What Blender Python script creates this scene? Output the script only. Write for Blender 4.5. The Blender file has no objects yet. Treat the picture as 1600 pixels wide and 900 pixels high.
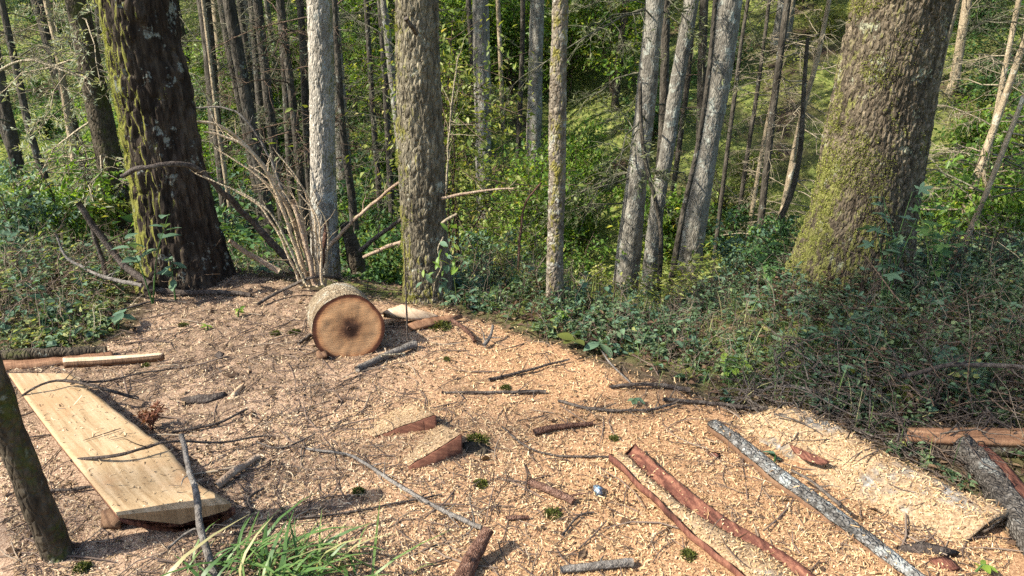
import bpy, math, random
import numpy as np
from mathutils import Vector, Matrix
from mathutils.bvhtree import BVHTree

random.seed(7)
rng = np.random.default_rng(7)
SC = bpy.context.scene
COL = SC.collection

# ------------------------------------------------------------------ camera
CAM_H, PITCH, FPX = 2.0, math.radians(22.0), 1186.0
cam_data = bpy.data.cameras.new('camera')
cam_data.sensor_width = 36.0
cam_data.lens = FPX / 1600.0 * 36.0
cam_data.clip_start, cam_data.clip_end = 0.05, 900.0
cam = bpy.data.objects.new('camera', cam_data)
cam.location = (0, 0, CAM_H)
cam.rotation_euler = (math.pi / 2 - PITCH, 0, 0)
COL.objects.link(cam)
SC.camera = cam

# ------------------------------------------------------------------ sky, sun, exposure
SUN_EL, SUN_AZ = math.radians(42.0), math.radians(252.0)      # azimuth clockwise from +Y: from the left, a little from behind
S = Vector((math.sin(SUN_AZ) * math.cos(SUN_EL), math.cos(SUN_AZ) * math.cos(SUN_EL), math.sin(SUN_EL)))
world = bpy.data.worlds.new('World')
SC.world = world
world.use_nodes = True
wn = world.node_tree.nodes
wn.clear()
sky = wn.new('ShaderNodeTexSky')
sky.sky_type = 'NISHITA'
sky.sun_disc = False
sky.sun_elevation = SUN_EL
sky.sun_rotation = SUN_AZ
sky.air_density, sky.dust_density, sky.ozone_density = 1.0, 1.5, 1.0
bg = wn.new('ShaderNodeBackground')
bg.inputs['Strength'].default_value = 0.135
wo = wn.new('ShaderNodeOutputWorld')
world.node_tree.links.new(sky.outputs[0], bg.inputs[0])
world.node_tree.links.new(bg.outputs[0], wo.inputs[0])
sun_data = bpy.data.lights.new('sun', 'SUN')
sun_data.energy = 5.0
sun_data.angle = math.radians(0.53)
sun_data.color = (1.0, 0.93, 0.80)
sun = bpy.data.objects.new('sun', sun_data)
sun.rotation_euler = (-S).to_track_quat('-Z', 'Y').to_euler()
sun.location = S * 60
COL.objects.link(sun)
vs = SC.view_settings
vs.view_transform, vs.look, vs.gamma = 'Standard', 'None', 1.0
vs.use_curve_mapping = False
vs.exposure = 1.15
SC.cycles.max_bounces = 3
SC.cycles.diffuse_bounces = 2
SC.cycles.glossy_bounces = 2
SC.cycles.transmission_bounces = 2
SC.cycles.caustics_reflective = SC.cycles.caustics_refractive = False
SC.cycles.use_adaptive_sampling = True
SC.cycles.adaptive_threshold = 0.02
SC.cycles.use_denoising = False

# ------------------------------------------------------------------ numpy noise
def _hash(ix, iy, iz, seed=0):
    h = (ix * 374761393 + iy * 668265263 + iz * 2147483647 + seed * 974634777) & 0xFFFFFFFF
    h = ((h ^ (h >> 13)) * 1274126177) & 0xFFFFFFFF
    h = ((h ^ (h >> 16)) * 2246822519) & 0xFFFFFFFF
    return ((h ^ (h >> 15)) & 0xFFFFFF) / float(0xFFFFFF)

def vnoise(p, seed=0):
    p = np.asarray(p, float)
    i = np.floor(p).astype(np.int64)
    f = p - i
    f = f * f * (3 - 2 * f)
    out = 0.0
    for dx in (0, 1):
        wx = f[..., 0] if dx else 1 - f[..., 0]
        for dy in (0, 1):
            wy = f[..., 1] if dy else 1 - f[..., 1]
            for dz in (0, 1):
                wz = f[..., 2] if dz else 1 - f[..., 2]
                out = out + wx * wy * wz * _hash(i[..., 0] + dx, i[..., 1] + dy, i[..., 2] + dz, seed)
    return out * 2 - 1

def fbm(p, octs=4, seed=0):
    p = np.asarray(p, float)
    a, out = 1.0, 0.0
    for o in range(octs):
        out = out + a * vnoise(p * 2 ** o, seed + o)
        a *= 0.5
    return out / 1.8

def n2(x, y, sc=1.0, octs=3, seed=0):
    x, y = np.broadcast_arrays(np.asarray(x, float), np.asarray(y, float))
    return fbm(np.stack([x * sc, y * sc, np.zeros_like(x) + seed * 3.7], -1), octs, seed)

def worley(p, seed=0, ids=False):
    p = np.asarray(p, float)
    i = np.floor(p).astype(np.int64)
    f1 = np.full(p.shape[:-1], 9.0)
    f2 = f1.copy()
    cid = np.zeros(p.shape[:-1])
    for dx in (-1, 0, 1):
        for dy in (-1, 0, 1):
            for dz in (-1, 0, 1):
                c = i + np.array([dx, dy, dz])
                q = np.stack([_hash(c[..., 0], c[..., 1], c[..., 2], seed + k) for k in (0, 1, 2)], -1) + c
                d = np.linalg.norm(q - p, axis=-1)
                f2 = np.minimum(f2, np.maximum(f1, d))
                cid = np.where(d < f1, _hash(c[..., 0], c[..., 1], c[..., 2], seed + 77), cid)
                f1 = np.minimum(f1, d)
    return (f1, f2, cid) if ids else (f1, f2)

def sstep(a, b, x):
    t = np.clip((x - a) / (b - a), 0, 1)
    return t * t * (3 - 2 * t)

def softplus(t, w=0.5):
    return w * np.logaddexp(0, t / w)

# ------------------------------------------------------------------ terrain
def terrain(x, y):
    x, y = np.broadcast_arrays(np.asarray(x, float), np.asarray(y, float))
    edge = 5.0 + 0.5 * sstep(-1.5, -4, x) + 0.5 * sstep(1, 4, x) - 0.8 * np.exp(-((x - 1.15) / 0.65) ** 2)
    vy = 14.0 - 0.16 * np.clip(x, -20, 14)
    z = -0.45 * softplus(y - edge, 0.25) + 0.86 * softplus(y - vy, 1.0) - 0.24 * softplus(y - 48, 3.0) - 0.1 * softplus(y - 110, 5)
    far = sstep(0.3, 4, y - edge)
    z = z + far * (0.55 * n2(x, y, 0.23, 3, 5) + 0.12 * n2(x, y, 1.1, 2, 6))
    z = z + (1 - far) * (0.035 * n2(x, y, 0.9, 2, 1) + 0.012 * n2(x, y, 4.5, 3, 2))
    z = z + 0.05 * softplus(-y - 3, 2.0) + 0.03 * softplus(np.abs(x) - 14, 3.0)
    # banks of litter at the foot of the big trees, chip heap by the notch blocks
    for (mx, my, r, a) in MOUNDS:
        z = z + a * np.exp(-((x - mx) ** 2 + (y - my) ** 2) / (r * r))
    return z

MOUNDS = []
CF = np.array([0, math.cos(PITCH), -math.sin(PITCH)])
CU = np.array([0, math.sin(PITCH), math.cos(PITCH)])
CX = np.array([1.0, 0, 0])
CO = np.array([0, 0, CAM_H])

def ray(u, v):
    return CF + CX * (u - 800) / FPX - CU * (v - 450) / FPX

def at_y(u, v, y):
    d = ray(u, v)
    return CO + d * (y / d[1])

def G(u, v, lift=0.0):
    d = ray(u, v)
    z = 0.0
    for _ in range(12):
        t = (z + lift - CAM_H) / d[2]
        p = CO + d * t
        z = float(terrain(p[0], p[1]))
    return np.array([p[0], p[1], z + lift])

def PZ(u, v, z):
    d = ray(u, v)
    return CO + d * ((z - CAM_H) / d[2])

def depth_of(p):
    return float(np.dot(np.asarray(p) - CO, CF))

def gz(x, y):
    return float(terrain(x, y))

for (u, v, r, a) in ((300, 432, 0.5, 0.10), (470, 425, 0.55, 0.12), (670, 690, 0.3, 0.05), (1330, 432, 1.0, 0.12), (480, 770, 0.5, 0.02), (1010, 610, 0.3, 0.05)):
    p = PZ(u, v, 0)
    MOUNDS.append((p[0], p[1], r, a))

# ------------------------------------------------------------------ mesh and object helpers
def np_mesh(name, V, faces, mat=None, var=None, smooth=True, attrs=None):
    V = np.ascontiguousarray(np.asarray(V, np.float32).reshape(-1, 3))
    faces = [np.asarray(f, np.int32) for f in faces if len(f)]
    me = bpy.data.meshes.new(name)
    me.vertices.add(len(V))
    me.vertices.foreach_set('co', V.ravel())
    loops = np.concatenate([f.ravel() for f in faces]).astype(np.int32)
    tot = np.concatenate([np.full(len(f), f.shape[1], np.int32) for f in faces])
    start = (np.cumsum(tot) - tot).astype(np.int32)
    me.loops.add(len(loops))
    me.loops.foreach_set('vertex_index', loops)
    me.polygons.add(len(tot))
    me.polygons.foreach_set('loop_start', start)
    me.update(calc_edges=True)
    if smooth:
        me.polygons.foreach_set('use_smooth', np.ones(len(tot), bool))
    allattr = dict(attrs or {})
    if var is not None:
        allattr['var'] = var
    for k, a in allattr.items():
        at = me.attributes.new(k, 'FLOAT', 'POINT')
        at.data.foreach_set('value', np.ascontiguousarray(a, np.float32))
    if mat:
        me.materials.append(mat)
    return me

def ob(name, me, parent=None, loc=(0, 0, 0), kind=None):
    o = bpy.data.objects.new(name, me)
    COL.objects.link(o)
    o.location = loc
    if parent is not None:
        o.parent = parent
    if kind:
        o['kind'] = kind
    return o

def tag(o, label, cat, group=None):
    o['label'] = label
    o['category'] = cat
    if group:
        o['group'] = group
    if 'kind' not in o:
        o['kind'] = 'thing'
    return o

def thing(name, label, cat, loc=(0, 0, 0), group=None):
    o = bpy.data.objects.new(name, None)
    COL.objects.link(o)
    o.location = tuple(float(c) for c in loc)
    o.empty_display_size = 0.1
    return tag(o, label, cat, group)

class Geo:
    """collects vertices and faces into one mesh"""
    def __init__(s):
        s.V, s.Fq, s.Ft, s.var, s.n = [], [], [], [], 0
    def add(s, V, quads=None, tris=None, var=None):
        V = np.asarray(V, float).reshape(-1, 3)
        s.V.append(V)
        if quads is not None and len(quads):
            s.Fq.append(np.asarray(quads) + s.n)
        if tris is not None and len(tris):
            s.Ft.append(np.asarray(tris) + s.n)
        s.var.append(np.zeros(len(V)) if var is None else np.broadcast_to(var, (len(V),)))
        s.n += len(V)
    def mesh(s, name, mat, smooth=True):
        f = []
        if s.Fq: f.append(np.concatenate(s.Fq))
        if s.Ft: f.append(np.concatenate(s.Ft))
        return np_mesh(name, np.concatenate(s.V), f, mat, np.concatenate(s.var), smooth)

def nrm(a):
    return a / np.maximum(np.linalg.norm(a, axis=-1, keepdims=True), 1e-9)

def tubes(P, R, seg=3):
    """P (N,K,3), R (N,K) -> V, quads"""
    P = np.asarray(P, float); R = np.asarray(R, float)
    N, K = R.shape
    T = nrm(np.gradient(P, axis=1))
    m = nrm(T.mean(1))
    ref = np.where(np.abs(m[:, 2:3]) < 0.8, np.array([[0, 0, 1.0]]), np.array([[1.0, 0, 0]]))[:, None, :]
    A = nrm(np.cross(T, np.broadcast_to(ref, T.shape)))
    B = np.cross(T, A)
    a = np.arange(seg) * 2 * math.pi / seg
    V = P[:, :, None, :] + R[:, :, None, None] * (np.cos(a)[None, None, :, None] * A[:, :, None, :] + np.sin(a)[None, None, :, None] * B[:, :, None, :])
    idx = np.arange(N * K * seg).reshape(N, K, seg)
    q = np.stack([idx[:, :-1, :], np.roll(idx, -1, 2)[:, :-1, :], np.roll(idx, -1, 2)[:, 1:, :], idx[:, 1:, :]], -1).reshape(-1, 4)
    return V.reshape(-1, 3), q

def resample(pts, n):
    """Catmull-Rom through pts (with any number of columns)"""
    p = np.asarray(pts, float)
    if len(p) == 2:
        t = np.linspace(0, 1, n)[:, None]
        return p[0] * (1 - t) + p[1] * t
    e = np.vstack([2 * p[0] - p[1], p, 2 * p[-1] - p[-2]])
    L = np.concatenate([[0], np.cumsum(np.linalg.norm(np.diff(p[:, :3], axis=0), axis=1))])
    s = np.interp(np.linspace(0, L[-1], n), L, np.arange(len(p)))
    i = np.clip(np.floor(s).astype(int), 0, len(p) - 2)
    t = (s - i)[:, None]
    a, b, c, d = e[i], e[i + 1], e[i + 2], e[i + 3]
    return 0.5 * ((2 * b) + (c - a) * t + (2 * a - 5 * b + 4 * c - d) * t ** 2 + (3 * b - a - 3 * c + d) * t ** 3)

def loft(Sx, caps=True):
    """Sx (K,M,3) closed sections -> V, quads, tris (fan caps)"""
    Sx = np.asarray(Sx, float)
    K, M, _ = Sx.shape
    idx = np.arange(K * M).reshape(K, M)
    q = np.stack([idx[:-1], np.roll(idx, -1, 1)[:-1], np.roll(idx, -1, 1)[1:], idx[1:]], -1).reshape(-1, 4)
    V = Sx.reshape(-1, 3)
    t = []
    if caps:
        c0, c1 = Sx[0].mean(0), Sx[-1].mean(0)
        V = np.vstack([V, c0, c1])
        n = K * M
        for j in range(M):
            t.append([idx[0, (j + 1) % M], idx[0, j], n])
            t.append([idx[-1, j], idx[-1, (j + 1) % M], n + 1])
    return V, q, np.array(t, int).reshape(-1, 3)

def sheet(Sx):
    """Sx (K,M,3) open sections -> V, quads"""
    Sx = np.asarray(Sx, float)
    K, M, _ = Sx.shape
    idx = np.arange(K * M).reshape(K, M)
    q = np.stack([idx[:-1, :-1], idx[:-1, 1:], idx[1:, 1:], idx[1:, :-1]], -1).reshape(-1, 4)
    return Sx.reshape(-1, 3), q

def leaves(P, D, Nn, L, W, fold=0.25, fine=False):
    """leaf blades: base P, direction D, normal Nn, length L, width W"""
    D = nrm(D)
    Sd = nrm(np.cross(D, Nn))
    Nn = np.cross(Sd, D)
    L = np.asarray(L)[:, None]; W = np.asarray(W)[:, None]
    n = len(P)
    if not fine:
        mid = P + D * L * 0.45 + Nn * W * fold
        tip = P + D * L - Nn * L * 0.12
        V = np.stack([P, mid + Sd * W * 0.5, tip, mid - Sd * W * 0.5], 1)
        b = (np.arange(n) * 4)[:, None]
        return V.reshape(-1, 3), None, np.concatenate([b + [0, 1, 2], b + [0, 2, 3]])
    tip = P + D * L - Nn * L * 0.18
    m1 = P + D * L * 0.3 + Nn * W * fold
    m2 = P + D * L * 0.68 + Nn * W * fold * 0.6
    V = np.stack([P, m1 + Sd * W * 0.5, m2 + Sd * W * 0.4, tip, m2 - Sd * W * 0.4, m1 - Sd * W * 0.5], 1)
    b = (np.arange(n) * 6)[:, None]
    return V.reshape(-1, 3), np.concatenate([b + [0, 1, 2, 3], b + [0, 3, 4, 5]]), None

def rand_dirs(n, zmin=-0.3, zmax=0.9):
    a = rng.uniform(0, 2 * math.pi, n)
    z = rng.uniform(zmin, zmax, n)
    r = np.sqrt(np.maximum(0, 1 - z * z))
    return np.stack([r * np.cos(a), r * np.sin(a), z], -1)

# ------------------------------------------------------------------ material helpers
class NT:
    def __init__(s, name):
        s.m = bpy.data.materials.new(name)
        s.m.use_nodes = True
        s.t = s.m.node_tree
        s.t.nodes.clear()
        s.out = s.t.nodes.new('ShaderNodeOutputMaterial')
    def n(s, typ, props=None, **inp):
        nd = s.t.nodes.new('ShaderNode' + typ)
        for k, v in (props or {}).items():
            setattr(nd, k, v)
        for k, v in inp.items():
            key = int(k[1:]) if k[0] == 'i' and k[1:].isdigit() else k.replace('_', ' ')
            s.set(nd.inputs[key], v)
        return nd
    def set(s, sock, v):
        if isinstance(v, bpy.types.NodeSocket):
            s.t.links.new(v, sock)
        elif isinstance(v, (tuple, list)) and len(v) == 3 and sock.type == 'RGBA':
            sock.default_value = (*v, 1)
        else:
            sock.default_value = v
    def coord(s, scale=(1, 1, 1), kind='Object'):
        tc = s.n('TexCoord')
        return s.n('Mapping', None, Vector=tc.outputs[kind], Scale=scale).outputs[0]
    def noise(s, vec, scale, detail=4, rough=0.55, dist=0.0):
        return s.n('TexNoise', None, Vector=vec, Scale=scale, Detail=detail, Roughness=rough, Distortion=dist).outputs[0]
    def voro(s, vec, scale, feature='F1', rnd=1.0):
        return s.n('TexVoronoi', {'feature': feature}, Vector=vec, Scale=scale, Randomness=rnd).outputs[0]
    def ramp(s, fac, stops, interp='LINEAR'):
        r = s.n('ValToRGB', None, Fac=fac)
        cr = r.color_ramp
        cr.interpolation = interp
        while len(cr.elements) < len(stops):
            cr.elements.new(0.5)
        for e, (p, c) in zip(cr.elements, stops):
            e.position = p
            e.color = (*c, 1) if isinstance(c, (tuple, list)) else (c, c, c, 1)
        return r.outputs[0]
    def mix(s, fac, a, b, mode='MIX'):
        m = s.n('Mix', {'data_type': 'RGBA', 'blend_type': mode})
        s.set(m.inputs[0], fac); s.set(m.inputs[6], a); s.set(m.inputs[7], b)
        return m.outputs[2]
    def math(s, op, a, b=0.0, clamp=False):
        m = s.n('Math', {'operation': op, 'use_clamp': clamp})
        s.set(m.inputs[0], a); s.set(m.inputs[1], b)
        return m.outputs[0]
    def attr(s, name):
        return s.n('Attribute', {'attribute_name': name}).outputs['Fac']
    def bump(s, h, strength=0.5, dist=0.02, normal=None):
        b = s.n('Bump', None, Height=h, Strength=strength, Distance=dist)
        if normal is not None:
            s.set(b.inputs['Normal'], normal)
        return b.outputs[0]
    def finish(s, color, rough=0.8, normal=None, spec=0.25, translucent=0.0, tcolor=None):
        p = s.n('BsdfPrincipled', None, Base_Color=color, Roughness=rough)
        p.inputs['Specular IOR Level'].default_value = spec
        if normal is not None:
            s.set(p.inputs['Normal'], normal)
        sh = p.outputs[0]
        if translucent:
            t = s.n('BsdfTranslucent', None, Color=tcolor if tcolor is not None else color)
            mx = s.n('MixShader', None, Fac=translucent)
            s.set(mx.inputs[1], sh); s.set(mx.inputs[2], t.outputs[0])
            sh = mx.outputs[0]
        s.t.links.new(sh, s.out.inputs[0])
        return s.m

def bark_mat(name, dark, mid, light, scale=14, stretch=0.3, moss=None, moss_amt=0.0, moss_dir=(-1, 0, 0), moss_low=None, lichen=0.0, lichen_col=(0.42, 0.45, 0.38), bump=0.6, moss_w=0.22, cells=0.0):
    m = NT(name)
    tc = m.n('TexCoord').outputs['Object']
    v = m.n('Mapping', None, Vector=tc, Scale=(1, 1, stretch)).outputs[0]
    v1 = m.n('Mapping', None, Vector=tc, Scale=(1, 1, 1)).outputs[0]
    a = m.noise(v, scale, 6, 0.65, 0.3)
    b = m.voro(v, scale * 1.7, 'DISTANCE_TO_EDGE')
    big = m.noise(v1, 2.2, 3)
    f = m.math('ADD', m.math('MULTIPLY', a, 0.75), m.math('MULTIPLY', big, 0.35))
    c = m.ramp(f, [(0.36, dark), (0.52, mid), (0.68, light)])
    if cells:
        cl = m.attr('cell')
        c = m.mix(1.0, c, m.ramp(cl, [(0.0, 1 - cells), (1.0, 1 + cells)]), 'MULTIPLY')
    if lichen:
        l = m.noise(v1, 7.0, 5, 0.6)
        l2 = m.noise(v1, 45.0, 3, 0.6)
        lm = m.ramp(m.math('ADD', m.math('MULTIPLY', l, 0.7), m.math('MULTIPLY', l2, 0.3)), [(0.62 - 0.2 * lichen, 0), (0.66 - 0.17 * lichen, 1)])
        c = m.mix(m.math('MULTIPLY', lm, 0.75), c, lichen_col)
    if moss:
        sep = m.n('SeparateXYZ', None, Vector=m.n('TexCoord').outputs['Normal'])
        d = m.math('ADD', m.math('MULTIPLY', sep.outputs[0], moss_dir[0]), m.math('MULTIPLY', sep.outputs[1], moss_dir[1]))
        mn = m.noise(v1, 5.0, 5, 0.65)
        mn2 = m.noise(v1, 38.0, 3, 0.6)
        mm = m.math('ADD', m.math('MULTIPLY', d, moss_w), m.math('ADD', m.math('MULTIPLY', mn, 0.8), m.math('MULTIPLY', mn2, 0.35)))
        if cells:
            mm = m.math('ADD', mm, m.math('MULTIPLY', m.math('SUBTRACT', m.attr('cell'), 0.5), 0.3))
        if moss_low is not None:
            sp = m.n('SeparateXYZ', None, Vector=tc)
            mm = m.math('ADD', mm, m.n('MapRange', None, Value=sp.outputs[2], i1=0.0, i2=moss_low, i3=0.16, i4=-0.04).outputs[0])
        mk = m.ramp(mm, [(0.80 - 0.3 * moss_amt, 0), (0.94 - 0.3 * moss_amt, 1)])
        mc = m.mix(m.noise(v1, 60, 3), tuple(x * 0.55 for x in moss), moss)
        c = m.mix(m.math('MULTIPLY', mk, 0.85), c, mc)
    h = m.math('ADD', m.math('MULTIPLY', a, 0.8), m.math('MULTIPLY', m.ramp(b, [(0.0, 0.0), (0.25, 1.0)]), 0.5))
    return m.finish(c, 0.9, m.bump(h, bump, 0.03), 0.15)

def leaf_mat(name, stops, translucent=0.35, rough=0.45, objrand=0.25, spec=0.35):
    m = NT(name)
    f = m.attr('var')
    r = m.n('ObjectInfo').outputs['Random']
    f = m.math('ADD', f, m.math('MULTIPLY', m.math('SUBTRACT', r, 0.5), objrand))
    c = m.ramp(f, stops)
    t = m.mix(1.0, c, (1.55, 1.45, 0.55), 'MULTIPLY')
    return m.finish(c, rough, None, spec, translucent, t)

# ------------------------------------------------------------------ materials
M = {}
M['bark_black'] = bark_mat('bark_black', (0.010, 0.008, 0.006), (0.028, 0.020, 0.015), (0.07, 0.054, 0.04), 16, 0.22, (0.20, 0.20, 0.04), 0.46, (-1, 0.15, 0), None, 0.22, (0.24, 0.26, 0.23), moss_w=0.5, cells=0.35)
M['bark_pale'] = bark_mat('bark_pale', (0.15, 0.132, 0.108), (0.30, 0.27, 0.225), (0.46, 0.42, 0.355), 34, 0.3, (0.20, 0.19, 0.06), 0.08, (1, 0, 0), None, 0.35, (0.42, 0.43, 0.39), 0.7, cells=0.25)
M['bark_olive'] = bark_mat('bark_olive', (0.04, 0.033, 0.023), (0.125, 0.107, 0.075), (0.25, 0.22, 0.155), 30, 0.3, (0.20, 0.19, 0.04), 0.16, (-1, -0.1, 0), 0.6, 0.2, (0.32, 0.33, 0.26), 0.8, cells=0.3)
M['bark_right'] = bark_mat('bark_right', (0.035, 0.027, 0.019), (0.105, 0.083, 0.057), (0.20, 0.162, 0.11), 26, 0.4, (0.22, 0.225, 0.06), 0.03, (-0.9, -0.1, 0), 1.2, 0.15, (0.35, 0.36, 0.25), 0.8, cells=0.45)
M['bark_grey'] = bark_mat('bark_grey', (0.07, 0.062, 0.052), (0.16, 0.145, 0.12), (0.29, 0.27, 0.225), 24, 0.3, (0.14, 0.15, 0.05), 0.15, (0, 1, 0), None, 0.35, (0.36, 0.38, 0.33), 0.5)
M['bark_spotted'] = bark_mat('bark_spotted', (0.045, 0.036, 0.027), (0.135, 0.11, 0.082), (0.27, 0.235, 0.18), 26, 0.7, (0.22, 0.20, 0.03), 0.02, (0, -1, 0), None, 0.4, (0.36, 0.36, 0.31), 0.6, cells=0.2)
M['bark_far'] = bark_mat('bark_far', (0.02, 0.017, 0.013), (0.05, 0.043, 0.034), (0.11, 0.095, 0.075), 16, 0.35, None, 0, (0, 0, 0), None, 0.15, (0.2, 0.21, 0.18), 0.5)
M['bark_tan'] = bark_mat('bark_tan', (0.13, 0.10, 0.065), (0.26, 0.205, 0.135), (0.42, 0.34, 0.23), 26, 0.4, None, 0, (0, 0, 0), None, 0.2, (0.45, 0.44, 0.36), 0.4)
M['bark_mossy'] = bark_mat('bark_mossy', (0.018, 0.014, 0.010), (0.048, 0.038, 0.026), (0.10, 0.082, 0.058), 24, 0.5, (0.07, 0.085, 0.015), 0.35, (0.6, -0.4, 0), None, 0.2, (0.24, 0.26, 0.22))
M['twig_grey'] = bark_mat('twig_grey', (0.06, 0.056, 0.038), (0.12, 0.115, 0.078), (0.20, 0.19, 0.13), 30, 0.6, None, 0, (0, 0, 0), None, 0.0)
M['twig_pale'] = bark_mat('twig_pale', (0.17, 0.14, 0.095), (0.28, 0.235, 0.16), (0.40, 0.345, 0.25), 30, 0.6)
M['twig_brown'] = bark_mat('twig_brown', (0.05, 0.034, 0.024), (0.11, 0.075, 0.052), (0.20, 0.145, 0.105), 34, 0.6)
M['stick_dark'] = bark_mat('stick_dark', (0.022, 0.017, 0.014), (0.06, 0.047, 0.04), (0.14, 0.12, 0.10), 40, 1.0, bump=0.4)
M['stick_tan'] = bark_mat('stick_tan', (0.15, 0.105, 0.07), (0.28, 0.20, 0.14), (0.42, 0.33, 0.24), 40, 1.0, bump=0.4)
M['stick_red'] = bark_mat('stick_red', (0.035, 0.018, 0.013), (0.12, 0.062, 0.043), (0.27, 0.165, 0.12), 60, 1.0, bump=0.7)
M['stick_grey'] = bark_mat('stick_grey', (0.055, 0.048, 0.042), (0.13, 0.115, 0.10), (0.24, 0.22, 0.195), 50, 1.0, bump=0.4)

M['leaf_green'] = leaf_mat('leaf_green', [(0.0, (0.035, 0.080, 0.030)), (0.45, (0.075, 0.155, 0.055)), (0.8, (0.14, 0.225, 0.06)), (1.0, (0.26, 0.29, 0.07))], 0.35, 0.6, spec=0.2)
M['leaf_under'] = leaf_mat('leaf_under', [(0.0, (0.055, 0.095, 0.05)), (0.45, (0.125, 0.185, 0.09)), (0.8, (0.215, 0.265, 0.12)), (1.0, (0.34, 0.34, 0.13))], 0.35, 0.6, spec=0.2)
M['leaf_bush'] = leaf_mat('leaf_bush', [(0.0, (0.065, 0.14, 0.025)), (0.5, (0.155, 0.265, 0.045)), (0.88, (0.28, 0.35, 0.06)), (1.0, (0.46, 0.41, 0.06))], 0.45)
M['leaf_teal'] = leaf_mat('leaf_teal', [(0.0, (0.05, 0.10, 0.062)), (0.6, (0.10, 0.17, 0.105)), (0.9, (0.17, 0.235, 0.12)), (1.0, (0.28, 0.29, 0.09))], 0.25, 0.6, spec=0.2)
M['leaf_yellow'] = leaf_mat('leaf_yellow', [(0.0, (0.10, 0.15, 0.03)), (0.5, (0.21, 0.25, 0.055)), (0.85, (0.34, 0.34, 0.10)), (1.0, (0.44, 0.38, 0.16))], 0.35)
M['needles'] = leaf_mat('needles', [(0.0, (0.035, 0.060, 0.030)), (0.5, (0.075, 0.105, 0.055)), (1.0, (0.15, 0.165, 0.085))], 0.25, 0.6)
M['needles_grey'] = leaf_mat('needles_grey', [(0.0, (0.06, 0.085, 0.035)), (0.5, (0.115, 0.14, 0.06)), (1.0, (0.22, 0.22, 0.10))], 0.25, 0.7)
M['lichen'] = leaf_mat('lichen', [(0.0, (0.15, 0.18, 0.11)), (0.5, (0.27, 0.31, 0.20)), (1.0, (0.42, 0.44, 0.30))], 0.3, 0.8)
M['dead_leaf'] = leaf_mat('dead_leaf', [(0.0, (0.04, 0.026, 0.018)), (0.4, (0.10, 0.062, 0.04)), (0.75, (0.20, 0.14, 0.085)), (1.0, (0.34, 0.26, 0.16))], 0.15, 0.8, spec=0.1)
M['dead_stem'] = leaf_mat('dead_stem', [(0.0, (0.05, 0.036, 0.03)), (0.4, (0.15, 0.11, 0.088)), (0.75, (0.28, 0.225, 0.165)), (1.0, (0.50, 0.42, 0.30))], 0.0, 0.8, spec=0.1)
M['grass'] = leaf_mat('grass', [(0.0, (0.035, 0.085, 0.025)), (0.5, (0.085, 0.165, 0.045)), (0.85, (0.17, 0.24, 0.07)), (1.0, (0.36, 0.33, 0.16))], 0.3)
M['moss'] = leaf_mat('moss', [(0.0, (0.03, 0.04, 0.008)), (0.6, (0.085, 0.10, 0.015)), (1.0, (0.20, 0.19, 0.03))], 0.2, 0.9)
M['chips'] = leaf_mat('chips', [(0.0, (0.16, 0.075, 0.038)), (0.22, (0.36, 0.19, 0.095)), (0.5, (0.55, 0.335, 0.175)), (0.8, (0.68, 0.47, 0.275)), (1.0, (0.82, 0.66, 0.44))], 0.12, 0.75, 0.0, 0.15)

def ground_material():
    m = NT('forest_floor')
    v = m.coord()
    saw = m.attr('saw')
    red = m.attr('red')
    fine = m.noise(v, 90, 4, 0.7)
    med = m.noise(v, 14, 4, 0.6)
    sc = m.ramp(fine, [(0.25, (0.09, 0.053, 0.036)), (0.42, (0.25, 0.16, 0.105)), (0.55, (0.40, 0.28, 0.19)), (0.72, (0.53, 0.40, 0.285))])
    sc = m.mix(m.math('MULTIPLY', red, 0.7), sc, m.mix(1.0, sc, (1.09, 0.89, 0.64), 'MULTIPLY'))
    soil = m.ramp(m.math('ADD', m.math('MULTIPLY', fine, 0.5), m.math('MULTIPLY', med, 0.5)), [(0.3, (0.022, 0.016, 0.011)), (0.5, (0.07, 0.049, 0.033)), (0.7, (0.16, 0.115, 0.078))])
    big = m.noise(v, 0.55, 4, 0.6)
    green = m.ramp(m.noise(v, 9, 4, 0.65), [(0.3, (0.055, 0.08, 0.022)), (0.5, (0.145, 0.18, 0.045)), (0.72, (0.32, 0.31, 0.10))])
    soil = m.mix(m.math('MULTIPLY', m.ramp(big, [(0.34, 0), (0.5, 0.9)]), m.math('SUBTRACT', 1.0, m.attr('clr'))), soil, green)
    c = m.mix(m.ramp(m.math('ADD', saw, m.math('MULTIPLY', m.math('SUBTRACT', med, 0.5), 0.5)), [(0.35, 0), (0.6, 1)]), soil, sc)
    h = m.math('ADD', fine, m.math('MULTIPLY', m.noise(v, 240, 2), 0.6))
    return m.finish(c, 0.95, m.bump(h, 0.7, 0.012), 0.1)
M['ground'] = ground_material()

# ------------------------------------------------------------------ ground sheet
CLEAR_PX = [(-500, 1100), (-260, 620), (10, 568), (120, 552), (195, 525), (215, 480), (240, 442), (330, 428), (440, 440), (500, 455), (620, 470), (720, 492),
            (800, 522), (880, 545), (960, 580), (1010, 604), (1130, 642), (1235, 636), (1340, 690), (1450, 762), (1590, 850), (1760, 930), (1900, 1100)]
CLEAR = np.array([PZ(u, v, 0)[:2] for u, v in CLEAR_PX])
CLEAR = np.vstack([CLEAR, [4.0, 0.6], [-4.0, 0.6]])

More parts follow.
